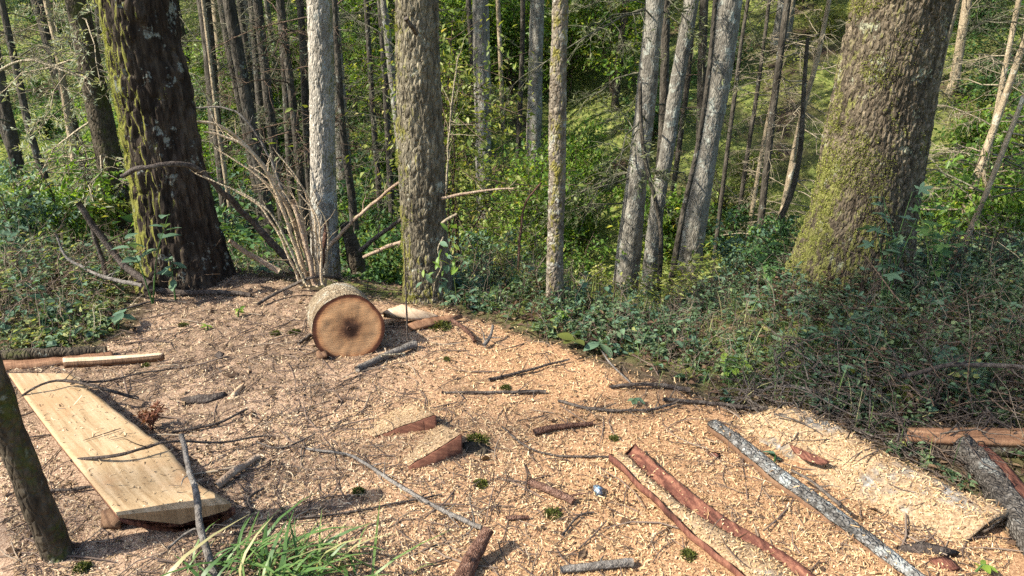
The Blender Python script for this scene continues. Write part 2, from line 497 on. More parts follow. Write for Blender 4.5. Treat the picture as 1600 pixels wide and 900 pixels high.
def sd_clear(x, y):
    """signed distance to the clearing outline, positive inside"""
    p = np.stack([np.asarray(x, float), np.asarray(y, float)], -1)
    d = np.full(p.shape[:-1], 1e9)
    ins = np.zeros(p.shape[:-1], bool)
    n = len(CLEAR)
    for i in range(n):
        a, b = CLEAR[i], CLEAR[(i + 1) % n]
        ab = b - a
        t = np.clip(((p - a) @ ab) / (ab @ ab), 0, 1)
        d = np.minimum(d, np.linalg.norm(p - a - t[..., None] * ab, axis=-1))
        cond = ((a[1] > p[..., 1]) != (b[1] > p[..., 1]))
        xi = a[0] + (p[..., 1] - a[1]) / (b[1] - a[1] + 1e-12) * ab[0]
        ins ^= cond & (p[..., 0] < xi)
    return np.where(ins, d, -d)

def saw_mask(x, y):
    s = sd_clear(x, y) + 0.14 * n2(x, y, 2.2, 4, 11)
    m = sstep(-0.10, 0.10, s)
    # thinner dust and forest litter towards the left of the clearing
    near_edge = sstep(0.5, 0.0, sd_clear(x, y))
    thin = sstep(-0.05, 0.4, n2(x, y, 1.7, 4, 17) * 0.8 + 0.16 * sstep(-0.3, -1.6, x) + 0.22 * near_edge - 0.02)
    return m * (1 - 0.5 * thin)

def grow(a, step, lim, f=1.12):
    out = [a]
    while abs(out[-1]) < lim:
        step *= f
        out.append(out[-1] + math.copysign(step, lim if a >= 0 else -1))
    return out[1:]
xs = np.array(sorted([-q for q in grow(4.6, 0.035, 330, 1.13)] + list(np.arange(-4.6, 4.6001, 0.034)) + grow(4.6, 0.035, 330, 1.13)))
ys = np.array(sorted([1.3 - (q - 1.3) for q in grow(1.3, 0.05, 300, 1.25)] + list(np.arange(1.3, 6.6, 0.034)) + grow(6.6, 0.035, 420, 1.045)))
gx, gy = np.meshgrid(xs, ys)
gzv = terrain(gx, gy)
sawv = saw_mask(gx, gy)
near = sstep(6.5, 5.5, gy) * sstep(5, 4, np.abs(gx))
gzv = gzv + near * 0.008 * fbm(np.stack([gx * 22, gy * 22, gx * 0], -1), 3, 31) + near * (1 - sawv) * 0.02 * fbm(np.stack([gx * 9, gy * 9, gx * 0], -1), 3, 32)
redv = sstep(-1.3, 0.3, gx + 0.5 * n2(gx, gy, 1.3, 3, 9))
gi = np.arange(gx.size).reshape(gx.shape)
gq = np.stack([gi[:-1, :-1], gi[:-1, 1:], gi[1:, 1:], gi[1:, :-1]], -1).reshape(-1, 4)
GV = np.stack([gx, gy, gzv], -1).reshape(-1, 3)
ground = ob('ground', np_mesh('ground', GV, [gq], M['ground'], None, True, {'saw': sawv.ravel(), 'red': redv.ravel(), 'clr': sstep(-0.4, 0.1, sd_clear(gx, gy)).ravel()}), kind='structure')

# ------------------------------------------------------------------ tree parts
def crown_mesh(name, seed, H, Rad, nb, sp, lsize):
    r = np.random.default_rng(seed)
    z = np.sort(r.uniform(0, 1, nb) ** 1.15) * H
    az = r.uniform(0, 2 * math.pi, nb)
    ln = Rad * (1 - z / H) ** 0.75 * r.uniform(0.55, 1.1, nb) + 0.15
    ln *= 0.55 + 0.45 * sstep(0, 0.12 * H, z)
    t = np.linspace(0, 1, 5)
    dirh = np.stack([np.cos(az), np.sin(az), np.zeros(nb)], -1)
    P = dirh[:, None, :] * (ln[:, None] * t)[..., None]
    P[..., 2] += z[:, None] + 0.1 * ln[:, None] * t - 0.38 * ln[:, None] * t ** 2
    R = (0.014 * ln + 0.006)[:, None] * (1 - 0.85 * t)
    g = Geo()
    V, q = tubes(P, R, 3)
    g2 = Geo(); g2.add(V, q)
    k = r.integers(0, nb, nb * sp)
    k = r.choice(nb, nb * sp, p=ln / ln.sum())
    tt = r.uniform(0.12, 1.0, len(k)) ** 0.8
    side = r.normal(0, 0.22, len(k)) * ln[k] * (1.15 - tt)
    perp = np.stack([-np.sin(az[k]), np.cos(az[k]), np.zeros(len(k))], -1)
    base = dirh[k] * (ln[k] * tt)[:, None] + perp * side[:, None]
    base[:, 2] += z[k] + 0.1 * ln[k] * tt - 0.38 * ln[k] * tt ** 2 + r.normal(0, 0.05, len(k)) - 0.2 * np.abs(side)
    D = dirh[k] * 0.7 + perp * (np.sign(side) * r.uniform(0.2, 1.1, len(k)))[:, None] + r.normal(0, 0.25, (len(k), 3)) + np.array([0, 0, -0.25])
    Nn = np.array([0, 0, 1.0]) + r.normal(0, 0.45, (len(k), 3))
    L = lsize * r.uniform(0.6, 1.3, len(k))
    V, q, tr = leaves(base, D, Nn, L, L * r.uniform(0.22, 0.4, len(k)), 0.1)
    g.add(V, q, tr, np.repeat(np.clip(r.normal(0.45, 0.22, len(k)), 0, 1), 4))
    return g.mesh(name, M['needles']), g2.mesh(name + '_limbs', M['bark_far'])

CROWNS = [crown_mesh('crown', 100 + i, H, R_, nb, sp, ls) for i, (H, R_, nb, sp, ls) in enumerate([(11, 2.3, 46, 11, 0.40), (12, 2.7, 48, 11, 0.44), (9, 1.7, 44, 12, 0.38)])]

def twig_mesh(name, seed, H0, H1, n, length, mat, needles=0, trunk_r=0.08, droop=0.25, nmat=None):
    """dead lower limbs round a trunk, each with side twigs; optional sparse needles"""
    r = np.random.default_rng(seed)
    z = r.uniform(H0, H1, n)
    az = r.uniform(0, 2 * math.pi, n)
    ln = length * r.uniform(0.35, 1.15, n)
    t = np.linspace(0, 1, 6)
    dirh = np.stack([np.cos(az), np.sin(az), np.zeros(n)], -1)
    perp = np.stack([-np.sin(az), np.cos(az), np.zeros(n)], -1)
    up = r.normal(0.1, 0.3, n)
    P = dirh[:, None, :] * (trunk_r * 0.6 + ln[:, None] * t)[..., None] + perp[:, None, :] * (r.normal(0, 0.15, n)[:, None] * ln[:, None] * t ** 2)[..., None]
    P[..., 2] += z[:, None] + ln[:, None] * (up[:, None] * t - droop * t ** 2)
    P[:, 1:] += r.normal(0, 0.018, (n, 5, 3)) * ln[:, None, None]
    g = Geo()
    V, q = tubes(P, (0.0065 * ln + 0.004)[:, None] * (1.05 - 0.8 * t), 3)
    g.add(V, q, var=0.3)
    m = 9
    k = np.repeat(np.arange(n), m)
    tt = r.uniform(0.2, 1.0, len(k))
    i0 = np.clip((tt * 5).astype(int), 0, 4)
    fr = (tt * 5 - i0)[:, None]
    b = P[k, i0] * (1 - fr) + P[k, i0 + 1] * fr
    sg = r.choice([-1, 1], len(k))
    d = nrm(dirh[k] * r.uniform(0.2, 1.0, len(k))[:, None] + perp[k] * (sg * r.uniform(0.4, 1.1, len(k)))[:, None] + np.stack([r.normal(0, .15, len(k)), r.normal(0, .15, len(k)), r.normal(-0.15, 0.35, len(k))], -1))
    l2 = ln[k] * r.uniform(0.12, 0.45, len(k)) * (1.2 - tt)+0.05
    t4 = np.linspace(0, 1, 4)
    P2 = b[:, None] + d[:, None] * (l2[:, None] * t4)[..., None]
    P2[..., 2] -= 0.25 * l2[:, None] * t4 ** 2
    P2[:, 1:] += r.normal(0, 0.04, (len(k), 3, 3)) * l2[:, None, None]
    V, q = tubes(P2, (0.0035 + 0.003 * l2)[:, None] * (1.1 - 0.75 * t4), 3)
    g.add(V, q, var=0.5)
    m = 4
    k3 = np.repeat(np.arange(len(P2)), m)
    i0 = r.integers(1, 4, len(k3))
    b = P2[k3, i0]
    d = nrm(d[k3] + r.normal(0, 0.7, (len(k3), 3)))
    l3 = l2[k3] * r.uniform(0.2, 0.6, len(k3))
    t3 = np.linspace(0, 1, 3)
    P3 = b[:, None] + d[:, None] * (l3[:, None] * t3)[..., None]
    P3[..., 2] -= 0.2 * l3[:, None] * t3 ** 2
    V, q = tubes(P3, np.full((len(k3), 3), 0.0032) * np.array([1, 0.8, 0.4]), 3)
    g.add(V, q, var=0.6)
    me = g.mesh(name, mat)
    nm = None
    if needles:
        kk = r.integers(0, len(P3), needles)
        f = r.uniform(0, 1, needles)[:, None]
        b = P3[kk, 0] * (1 - f) + P3[kk, 2] * f
        dd = nrm(d[kk] + r.normal(0, 0.6, (needles, 3)))
        L = r.uniform(0.03, 0.085, needles)
        V, q, tr = leaves(b, dd, r.normal(0, 1, (needles, 3)), L, L * 0.22, 0.1)
        g = Geo(); g.add(V, q, tr, np.repeat(np.clip(r.normal(0.5, 0.22, needles), 0, 1), 4))
        nm = g.mesh(name + '_needles', nmat or M['needles_grey'])
    return me, nm

TW = {
    'bare': [twig_mesh('dead_twigs', 40 + i, 0.7, 7.0, 26, 1.4, M['twig_grey']) for i in range(3)],
    'dark': [twig_mesh('dead_twigs', 50 + i, 0.9, 7.5, 26, 1.2, M['twig_brown'], 1200, nmat=M['needles']) for i in range(3)],
    'pale': [twig_mesh('dead_twigs', 60 + i, 0.4, 6.5, 46, 1.6, M['twig_pale']) for i in range(2)],
    'grey': [twig_mesh('dead_twigs', 70 + i, 0.8, 7.0, 40, 1.8, M['twig_grey'], 7000, droop=0.45) for i in range(2)],
    'lichen': [twig_mesh('dead_twigs', 80 + i, 0.3, 6.5, 56, 1.2, M['twig_pale'], 6500, droop=0.55, nmat=M['lichen']) for i in range(1)],
}

def bark_disp(P, Nn, amp, scale, stretch, seed, base_r):
    p = P.copy()
    p[..., 2] *= stretch
    p = p * scale + seed * 7.3
    p = p + 0.35 * np.stack([vnoise(p * 0.9, 1), vnoise(p * 0.9, 2), vnoise(p * 0.9, 3)], -1)
    f1, f2, cid = worley(p, seed, True)
    plate = sstep(0.0, 0.30, f2 - f1)
    d = amp * (plate - 0.75) + amp * 0.7 * (cid - 0.5) * plate + amp * 0.9 * fbm(p * 1.7, 4, seed) + base_r * 0.10 * fbm(P * np.array([3.0, 3.0, 0.9]) + seed, 3, seed + 4)
    return P + Nn * d[..., None], cid

def trunk_mesh(name, axis, mat, seg, step, fine_to, amp=0.0, bscale=22, stretch=0.35, flare=0.0, lobes=5, seed=0):
    """axis: (K,4) local x,y,z,r from the base up"""
    zmax = axis[-1, 2]
    lo = resample(axis, max(12, int(zmax / 0.02)))
    zz = np.concatenate([np.arange(lo[0, 2], min(fine_to, zmax), step), np.linspace(min(fine_to, zmax), zmax, 14 if zmax > fine_to + 0.5 else 2)])
    A = np.stack([np.interp(zz, lo[:, 2], lo[:, j]) for j in range(4)], -1)
    th = np.arange(seg) * 2 * math.pi / seg
    rr = A[:, 3:4] * (1 + flare * np.exp(-np.maximum(A[:, 2:3], 0) / 0.22) * (1 + 0.55 * np.cos(lobes * th + seed)))
    ct = np.stack([np.cos(th), np.sin(th), th * 0], -1)
    P = A[:, None, :3] + rr[..., None] * ct[None]
    at_ = None
    if amp:
        P, cid = bark_disp(P, np.broadcast_to(ct[None], P.shape), amp, bscale, stretch, seed, float(axis[0, 3]))
        at_ = {'cell': np.append(cid.ravel(), [0.5, 0.5])}
    V, q, t = loft(P)
    return np_mesh(name, V, [q, t], mat, None, True, at_)

TREES = []
def tree(label, pts, d, mat, height=17, seg=14, step=0.25, amp=0.0, bscale=22, stretch=0.35, flare=0.15, lobes=5, crown=None, crown_z=8.0, crown_s=1.0,
         twigs=None, stop=False, group=None, seed=0, name='conifer_tree', cat='tree', twig_s=1.0, fine_to=None):
    """pts: (u, v, width in px) from the top of the picture down to the base, d: distance north of the camera"""
    W = []
    for (u, v, w) in pts:
        p = at_y(u, v, d)
        W.append([*p, 0.5 * w * depth_of(p) / FPX])
    W = np.array(W[::-1])
    # down to the ground
    zg = gz(W[0, 0], d)
    if W[0, 2] > zg - 0.05:
        dv = W[1, :3] - W[0, :3]
        if dv[2] < 0.05: dv = np.array([0, 0, 1.0])
        k = (W[0, 2] - (zg - 0.08)) / dv[2]
        nb = W[0, :3] - dv * min(k, 6) * 0.6
        nb[2] = zg - 0.08
        W = np.vstack([[*nb, W[0, 3] * 1.05], W])
    if not stop:
        dv = W[-1, :3] - W[-2, :3]
        dv = dv / dv[2]
        ztop = W[0, 2] + height
        z0 = W[-1, 2]
        tip = W[-1].copy()
        if ztop > z0 + 1:
            for f in (0.12, 0.35, 0.65, 1.0):
                dz = (ztop - z0) * f
                sway = dv[:2] * (dz * (1 - 0.45 * f))
                W = np.vstack([W, [tip[0] + sway[0], tip[1] + sway[1], z0 + dz, max(0.012, W[0, 3] * (0.95 - 0.85 * ((z0 + dz - W[0, 2]) / height)))]])
    base = W[0, :3].copy()
    zg = gz(base[0], base[1])
    root = thing(name, label, cat, (base[0], base[1], zg), group)
    loc = W.copy()
    loc[:, :3] -= np.array([base[0], base[1], zg])
    fz = fine_to if fine_to else max(0.5, 2.6 - zg)
    ob('trunk', trunk_mesh('trunk', loc, M[mat], seg, step, fz, amp, bscale, stretch, flare, lobes, seed + 1), root)
    def on_axis(z):
        return [float(np.interp(z, loc[:, 2], loc[:, j])) for j in range(2)]
    if crown is not None and not stop:
        ci, cm = CROWNS[crown], (height - crown_z)
        H = (11, 12, 9)[crown]
        x, y = on_axis(crown_z + cm * 0.4)
        c = ob('crown', ci[0], root, (x, y, crown_z))
        c.scale = (crown_s, crown_s, cm * 1.03 / H)
        c.rotation_euler = (0, 0, random.uniform(0, 6.28))
        l = ob('limbs', ci[1], c, kind='stuff')
    if twigs:
        me, nm = random.choice(TW[twigs])
        x, y = on_axis(2.5)
        x0, y0 = on_axis(0.5)
        t_ = ob('branches', me, root, (x0, y0, 0))
        t_.rotation_euler = (0, 0, random.uniform(0, 6.28))
        t_.scale = (twig_s,) * 3
        # follow the lean of the stem
        lean = Matrix.Identity(4)
        sx, sy = (x - x0) / 2.0, (y - y0) / 2.0
        sh = Matrix(((1, 0, sx, 0), (0, 1, sy, 0), (0, 0, 1, 0), (0, 0, 0, 1)))
        dirv = Vector((sx, sy, 1)).normalized()
        t_.rotation_mode = 'QUATERNION'
        t_.rotation_quaternion = dirv.to_track_quat('Z', 'Y') @ Matrix.Rotation(random.uniform(0, 6.28), 4, 'Z').to_quaternion()
        if nm:
            n_ = ob('needles', nm, t_)
    TREES.append((root, pts))
    return root


# ------------------------------------------------------------------ the trees one can tell apart
def dG(u, v):
    return float(G(u, v)[1])

T1 = tree('huge dark trunk with mossy left flank, left of the clearing', [(214, 0, 112), (222, 60, 108), (238, 130, 108), (254, 225, 106), (272, 320, 112), (284, 390, 122), (288, 432, 132)],
          dG(288, 432), 'bark_black', 20, 150, 0.012, 0.016, 26, 0.22, 0.10, 5, 1, 9, 0.8, seed=3)
T2 = tree('pale straight sunlit trunk rising behind the pile of branches', [(500, 0, 39), (503, 120, 39), (504, 225, 40), (506, 330, 41), (508, 420, 44)], 6.0, 'bark_pale', 20, 90, 0.012, 0.005, 42, 0.3, 0.06, 5, 1, 10, 0.7, seed=5)
T3 = tree('stout grey-brown trunk with branch stub, just behind the cut log', [(651, 0, 70), (654, 110, 68), (657, 225, 70), (661, 330, 70), (666, 410, 72), (670, 468, 80)],
          dG(670, 466), 'bark_olive', 20, 130, 0.010, 0.009, 34, 0.35, 0.10, 4, 1, 10, 0.7, seed=8)
T4 = tree('straight grey trunk with sunny top, right of the stubbed trunk', [(751, 0, 26), (753, 120, 27), (755, 225, 27), (758, 330, 28), (761, 430, 31)], 14.5, 'bark_grey', 24, 40, 0.06, 0.006, 18, 0.3, 0.1, 5, 0, 14, 0.7, twigs='bare', seed=9)
T5 = tree('pale-topped trunk with dark foot on the far slope', [(840, 0, 22), (837, 110, 22), (834, 225, 23), (831, 318, 25)], 17.0, 'bark_grey', 24, 32, 0.07, 0.006, 16, 0.3, 0.1, 5, 0, 14, 0.7, seed=10)
T6 = tree('slim bark-spotted trunk at the edge of the clearing', [(876, 0, 25), (873, 90, 25), (871, 190, 27), (870, 300, 26), (867, 400, 26), (867, 488, 29)],
          dG(867, 484), 'bark_spotted', 15, 64, 0.012, 0.004, 36, 0.7, 0.10, 3, 2, 9, 0.6, seed=12)
T7 = tree('grey trunk tangled in dry creeper left of the leaning trunk', [(1018, 60, 28), (1010, 150, 30), (1000, 240, 32), (988, 340, 35), (978, 440, 40)], 9.6, 'bark_grey', 19, 48, 0.04, 0.006, 22, 0.3, 0.1, 4, 0, 11, 0.8, twigs='grey', seed=14)
T8 = tree('slimmer grey trunk between the creeper-tangled and leaning trunks', [(1070, 60, 22), (1056, 140, 22), (1043, 230, 22), (1026, 330, 23), (1013, 455, 25)], 9.4, 'bark_grey', 16, 48, 0.04, 0.005, 24, 0.3, 0.1, 4, 2, 9, 0.8, twigs=None, seed=15)
T9 = tree('leaning grey trunk, widest right of centre', [(1141, 0, 38), (1126, 110, 37), (1106, 225, 34), (1088, 330, 36), (1070, 450, 40)], 9.2, 'bark_grey', 20, 60, 0.03, 0.007, 22, 0.3, 0.08, 4, 0, 11, 0.8, twigs=None, seed=16)
T10 = tree('giant moss-flecked trunk with flared foot at right', [(1408, 0, 146), (1396, 60, 146), (1382, 140, 148), (1366, 225, 152), (1352, 300, 152), (1338, 370, 158), (1328, 436, 172)],
           dG(1328, 436), 'bark_right', 22, 280, 0.008, 0.011, 46, 0.32, 0.10, 6, 1, 11, 0.7, seed=21)
T11 = tree('brown leaning trunk close behind the giant trunk', [(1491, 0, 17), (1470, 80, 17), (1452, 160, 17), (1428, 260, 18)], 8.5, 'bark_tan', 15, 30, 0.05, 0.004, 22, 0.4, 0.1, 4, 2, 8, 0.7, twigs='bare', seed=22)

# slim stems: label, points, distance, bark, twigs, crown
SLIM = [
    ('dark leaning stem, nearest the left picture edge', [(-22, 0, 17), (6, 160, 18), (36, 290, 18), (84, 402, 16)], 8.0, 'bark_far', 'bare', None),
    ('thin dark stem, second from the left picture edge', [(2, 0, 10), (26, 110, 11), (54, 230, 11), (106, 372, 12)], 9.5, 'bark_far', 'bare', None),
    ('dark stem with wide top, third from the left edge', [(56, 0, 15), (78, 70, 15), (100, 150, 11), (132, 275, 10)], 12.0, 'bark_far', 'dark', 0),
    ('pale sunlit stem just left of the huge dark trunk', [(72, 0, 9), (92, 90, 10), (112, 220, 11), (130, 330, 11)], 11.0, 'bark_tan', 'lichen', 0),
    ('dark grey trunk half hidden behind the huge dark trunk', [(120, 0, 34), (142, 110, 36), (168, 235, 38), (196, 385, 44)], 7.2, 'bark_mossy', 'lichen', None),
    ('thin brown pole right of the huge dark trunk', [(317, 0, 6), (328, 90, 6), (340, 190, 7), (350, 260, 7)], 13.0, 'bark_tan', 'bare', None),
    ('dark trunk, second right of the huge dark trunk', [(346, 0, 14), (358, 70, 15), (374, 150, 15), (392, 240, 15)], 15.0, 'bark_far', 'dark', 1),
    ('dark trunk, third right of the huge dark trunk', [(374, 0, 10), (386, 90, 11), (396, 170, 11), (408, 260, 11)], 18.0, 'bark_far', 'dark', 0),
    ('grey-brown trunk, fourth right of the huge dark trunk', [(402, 0, 15), (412, 90, 15), (422, 180, 16), (436, 290, 16)], 14.0, 'bark_far', 'bare', 0),
    ('slim black trunk, second left of the pale straight trunk', [(438, 0, 12), (450, 100, 12), (462, 200, 13), (472, 300, 14), (484, 405, 15)], 9.0, 'bark_far', 'dark', None),
    ('dark trunk touching the left side of the pale trunk', [(469, 0, 11), (474, 90, 11), (478, 180, 12), (484, 300, 12)], 15.5, 'bark_far', 'bare', 1),
    ('dark stem close right of the pale straight trunk', [(522, 0, 9), (529, 110, 10), (537, 220, 11), (550, 310, 13), (558, 412, 16)], 8.5, 'bark_far', 'dark', None),
    ('thin dark trunk midway between pale and stubbed trunks', [(572, 0, 8), (578, 100, 8), (586, 220, 9), (592, 300, 9)], 15.0, 'bark_far', 'dark', 0),
    ('thin dark trunk left of the stubbed trunk', [(594, 0, 10), (601, 110, 10), (607, 225, 10), (612, 330, 10)], 14.0, 'bark_far', 'bare', 1),
    ('thin pole touching the grey trunk with sunny top', [(732, 0, 8), (736, 70, 8), (740, 160, 8), (744, 260, 9)], 19.0, 'bark_far', None, 0),
    ('thin brown pole among bright leaves at top centre', [(778, 0, 7), (781, 70, 7), (784, 150, 7), (786, 220, 7)], 20.0, 'bark_tan', None, 0),
    ('thin pole high between slim and creeper-tangled trunks', [(953, 0, 7), (954, 40, 7), (955, 120, 7), (955, 180, 7)], 21.0, 'bark_tan', 'bare', 0),
    ('dark reddish trunk behind the creeper-tangled and slimmer grey trunks', [(1040, 40, 14), (1038, 130, 14), (1034, 230, 14), (1024, 330, 14)], 11.0, 'bark_far', None, None),
    ('crooked black stem crossing the creeper-tangled trunk', [(1000, 130, 6), (1002, 190, 6), (1008, 250, 7), (1026, 320, 7), (1033, 370, 7), (1030, 440, 8)], 8.3, 'bark_far', None, 'stop'),
    ('black stem along the left of the leaning trunk', [(1118, 0, 8), (1108, 110, 8), (1092, 220, 8), (1066, 340, 9), (1046, 460, 12)], 8.6, 'bark_far', None, None),
    ('thin dark pole right of the leaning grey trunk', [(1169, 0, 6), (1158, 70, 6), (1148, 150, 7), (1136, 240, 7)], 13.0, 'bark_far', None, None),
    ('thin brown pole, second right of the leaning trunk', [(1202, 0, 6), (1192, 80, 6), (1180, 165, 7), (1168, 240, 7)], 14.0, 'bark_far', None, None),
    ('pale pole over the sunny slope, left of giant trunk', [(1238, 0, 7), (1222, 70, 7), (1207, 155, 7), (1192, 230, 7)], 14.5, 'bark_tan', 'pale', None),
    ('tan pole nearest left of the giant moss-flecked trunk', [(1296, 0, 7), (1276, 95, 8), (1257, 165, 8), (1240, 240, 8)], 13.0, 'bark_tan', 'pale', 0),
    ('crooked dark stem left of the giant trunk foot', [(1262, 60, 6), (1256, 140, 7), (1251, 230, 8), (1237, 300, 9), (1206, 372, 10), (1196, 405, 10)], 9.5, 'bark_far', None, 'stop'),
    ('short pale stem beside the crooked dark stem', [(1240, 255, 7), (1224, 320, 7), (1206, 385, 8)], 10.5, 'bark_tan', None, 'stop'),
    ('pale dead pole crossing at right, taller one', [(1622, 0, 9), (1592, 90, 10), (1544, 225, 11), (1502, 345, 12), (1478, 412, 13)], 8.2, 'bark_tan', 'pale', None),
    ('pale dead pole at far right, the lower crossing one', [(1600, 150, 7), (1571, 225, 8), (1543, 297, 8), (1508, 380, 9), (1491, 448, 10)], 7.4, 'bark_tan', 'bare', 'stop'),
    ('short dead stem leaning right at the far right', [(1536, 270, 6), (1545, 305, 6), (1562, 360, 6), (1578, 430, 6)], 7.8, 'bark_tan', None, 'stop'),
    ('dead grey pole in the upper right corner', [(1592, 0, 8), (1580, 60, 8), (1566, 130, 8), (1552, 200, 8)], 12.0, 'bark_tan', 'pale', None),
]
for i, (lab, pts, d, mt, tw, cr) in enumerate(SLIM):
    tree(lab, pts, d, mt, 13 + (i * 7) % 6, 10, 0.12, 0, flare=0.1, crown=cr if isinstance(cr, int) else None, crown_z=9.0, crown_s=0.7, twigs=tw, stop=(cr == 'stop'), seed=i, name='slim_tree' if cr != 'stop' else 'dead_sapling',
         cat='tree' if cr != 'stop' else 'sapling', group='slim stems in the wood', twig_s=0.9)

# ------------------------------------------------------------------ copies: further conifers up the slope, and an unseen one added at left for shade
def copy_tree(o, parent=None):
    c = o.copy()
    COL.objects.link(c)
    c.parent = parent
    for ch in list(o.children):
        copy_tree(ch, c)
    return c

ORD = ['first', 'second', 'third', 'fourth', 'fifth', 'sixth', 'seventh', 'eighth', 'ninth', 'tenth', 'eleventh', 'twelfth', 'thirteenth', 'fourteenth', 'fifteenth', 'sixteenth', 'seventeenth', 'eighteenth', 'nineteenth', 'twentieth'] + ['twenty-' + w for w in ('first', 'second', 'third', 'fourth', 'fifth', 'sixth', 'seventh', 'eighth', 'ninth')] + ['thirtieth'] + ['thirty-' + w for w in ('first', 'second', 'third', 'fourth', 'fifth', 'sixth', 'seventh', 'eighth', 'ninth')]
MARKS = [(-999, 'left edge'), (255, 'huge dark trunk'), (504, 'pale trunk'), (657, 'stubbed trunk'), (870, 'slim spotted trunk'), (1105, 'leaning trunk'), (1370, 'giant trunk'), (9999, 'right edge')]

def img_u(p):
    q = np.asarray(p, float) - CO
    return 800 + FPX * q[0] / float(q @ CF)

def ordinal_labels(items, phrase, group):
    """items: (object, world point); labels by order between the big trunks"""
    gaps = {}
    for o, p in items:
        u = img_u(p)
        g = max(i for i in range(len(MARKS)) if MARKS[i][0] <= u)
        gaps.setdefault(g, []).append((u, o))
    for g, l in gaps.items():
        l.sort(key=lambda e: e[0])
        for k, (u, o) in enumerate(l):
            o['label'] = '%s, %s from left between %s and %s' % (phrase, ORD[min(k, 38)], MARKS[g][1], MARKS[g + 1][1])
            o['group'] = group

def conifer_proto(seed, r, H, mat, tw, crown, cz, cs):
    random.seed(seed)
    root = thing('far_conifer', 'conifer', 'tree')
    ax = np.array([[0, 0, -0.15, r * 1.1], [0.02, 0.03, 0.5, r], [random.uniform(-.15, .15), random.uniform(-.15, .15), H * 0.4, r * 0.8], [random.uniform(-.3, .3), random.uniform(-.3, .3), H, 0.02]])
    ob('trunk', trunk_mesh('trunk', ax, M[mat], 10, 0.4, 6, flare=0.2, seed=seed), root)
    c = ob('crown', CROWNS[crown][0], root, (float(ax[2, 0]), float(ax[2, 1]), cz))
    c.scale = (cs, cs, (H - cz) * 1.03 / (11, 12, 9)[crown])
    ob('limbs', CROWNS[crown][1], c, kind='stuff')
    if tw:
        me, nm = random.choice(TW[tw])
        b = ob('branches', me, root)
        if nm: ob('needles', nm, b)
    return root
PROTO = [conifer_proto(1, 0.16, 17, 'bark_far', 'dark', 0, 7, 0.85), conifer_proto(2, 0.13, 15, 'bark_far', 'bare', 2, 6, 1.0), conifer_proto(3, 0.20, 19, 'bark_grey', 'grey', 1, 7.5, 0.8), conifer_proto(4, 0.11, 13, 'bark_tan', 'grey', 2, 5.5, 0.9)]
random.seed(12)
items, spots, tries = [], [], 0
used = [False] * 4
while len(spots) < 60 and tries < 6000:
    tries += 1
    y = 17 + 30 * random.random() ** 1.1
    x = random.uniform(-1, 1) * (0.72 * y + 3)
    if any((x - a) ** 2 + (y - b) ** 2 < 1.7 ** 2 for a, b in spots): continue
    u = img_u((x, y, gz(x, y)))
    if 700 < u < 960 and y < 26: continue          # the bright gap of leaves in the middle
    if 900 < u < 1290 and y < 20: continue
    spots.append((x, y))
for i, (x, y) in enumerate(spots):
    k = random.choice([0, 0, 1, 2, 3, 3]) if img_u((x, y, 0)) < 900 else random.choice([1, 2, 3, 3])
    o = copy_tree(PROTO[k]) if used[k] else PROTO[k]
    used[k] = True
    o.location = (x, y, gz(x, y))
    o.rotation_euler = (random.gauss(0, 0.02), random.gauss(0, 0.02), random.uniform(0, 6.28))
    s_ = random.uniform(0.8, 1.25)
    o.scale = (s_, s_, s_ * random.uniform(0.9, 1.1))
    items.append((o, (x, y, gz(x, y))))
ordinal_labels(items, 'conifer up the far slope', 'conifers up the far slope')

# thin dark poles crowding the ravine and the slope behind it
def pole_proto(seed, r, H, mat, tw):
    random.seed(seed)
    root = thing('slim_pole_tree', 'pole', 'tree')
    ax = np.array([[0, 0, -0.15, r * 1.15], [0.02, 0.0, 0.4, r], [random.uniform(-.2, .2), random.uniform(-.2, .2), H * 0.45, r * 0.85], [random.uniform(-.35, .35), random.uniform(-.35, .35), H, 0.015]])
    ob('trunk', trunk_mesh('trunk', ax, M[mat], 8, 0.35, 6, flare=0.15, seed=seed), root)
    if tw:
        me, nm = random.choice(TW[tw])
        b = ob('branches', me, root)
        b.scale = (0.8, 0.8, 0.9)
        if nm: ob('needles', nm, b)
    return root
POLE = [pole_proto(21, 0.07, 12, 'bark_far', 'dark'), pole_proto(22, 0.055, 11, 'bark_far', None), pole_proto(23, 0.085, 13, 'bark_far', None), pole_proto(24, 0.06, 10, 'bark_grey', 'bare')]
random.seed(44)
used_p = [False] * 4
items = []
for _ in range(4000):
    if len(items) >= 30: break
    y = random.uniform(11, 27)
    x = random.uniform(-0.72, 0.62) * (y + 1)
    u = img_u((x, y, gz(x, y)))
    if any(abs(u - img_u(q[1])) < 7 for q in items) or any((x - q[1][0]) ** 2 + (y - q[1][1]) ** 2 < 0.8 for q in items): continue
    if 700 < u < 880 and random.random() < 0.6: continue
    if u > 900 and random.random() < 0.6: continue
    k = random.choice([0, 1, 1, 2, 2, 3])
    o = copy_tree(POLE[k]) if used_p[k] else POLE[k]
    used_p[k] = True
    o.location = (x, y, gz(x, y))
    o.rotation_euler = (random.gauss(0, 0.035), random.gauss(0, 0.035), random.uniform(0, 6.28))
    s_ = random.uniform(0.8, 1.3)
    o.scale = (s_, s_, s_)
    items.append((o, (x, y, gz(x, y))))
ordinal_labels(items, 'thin dark pole-like tree', 'thin poles in the ravine')

# unseen conifer added left of the clearing: its stacked crowns shade the right-hand undergrowth
SHADE = conifer_proto(9, 0.10, 34, 'bark_far', None, 2, 25.5, 0.72)
for k_ in (1.3, 2.6):
    c_ = ob('crown', CROWNS[2][0], SHADE, (0, 0, 25.6 + 0.2 * k_)); c_.scale = (0.66, 0.66, 0.85); c_.rotation_euler = (0, 0, k_)
SHADE.location = (-25.5, -5.3, gz(-25.5, -5.3))
SHADE['label'] = 'very tall unseen conifer added at left to cast shade'

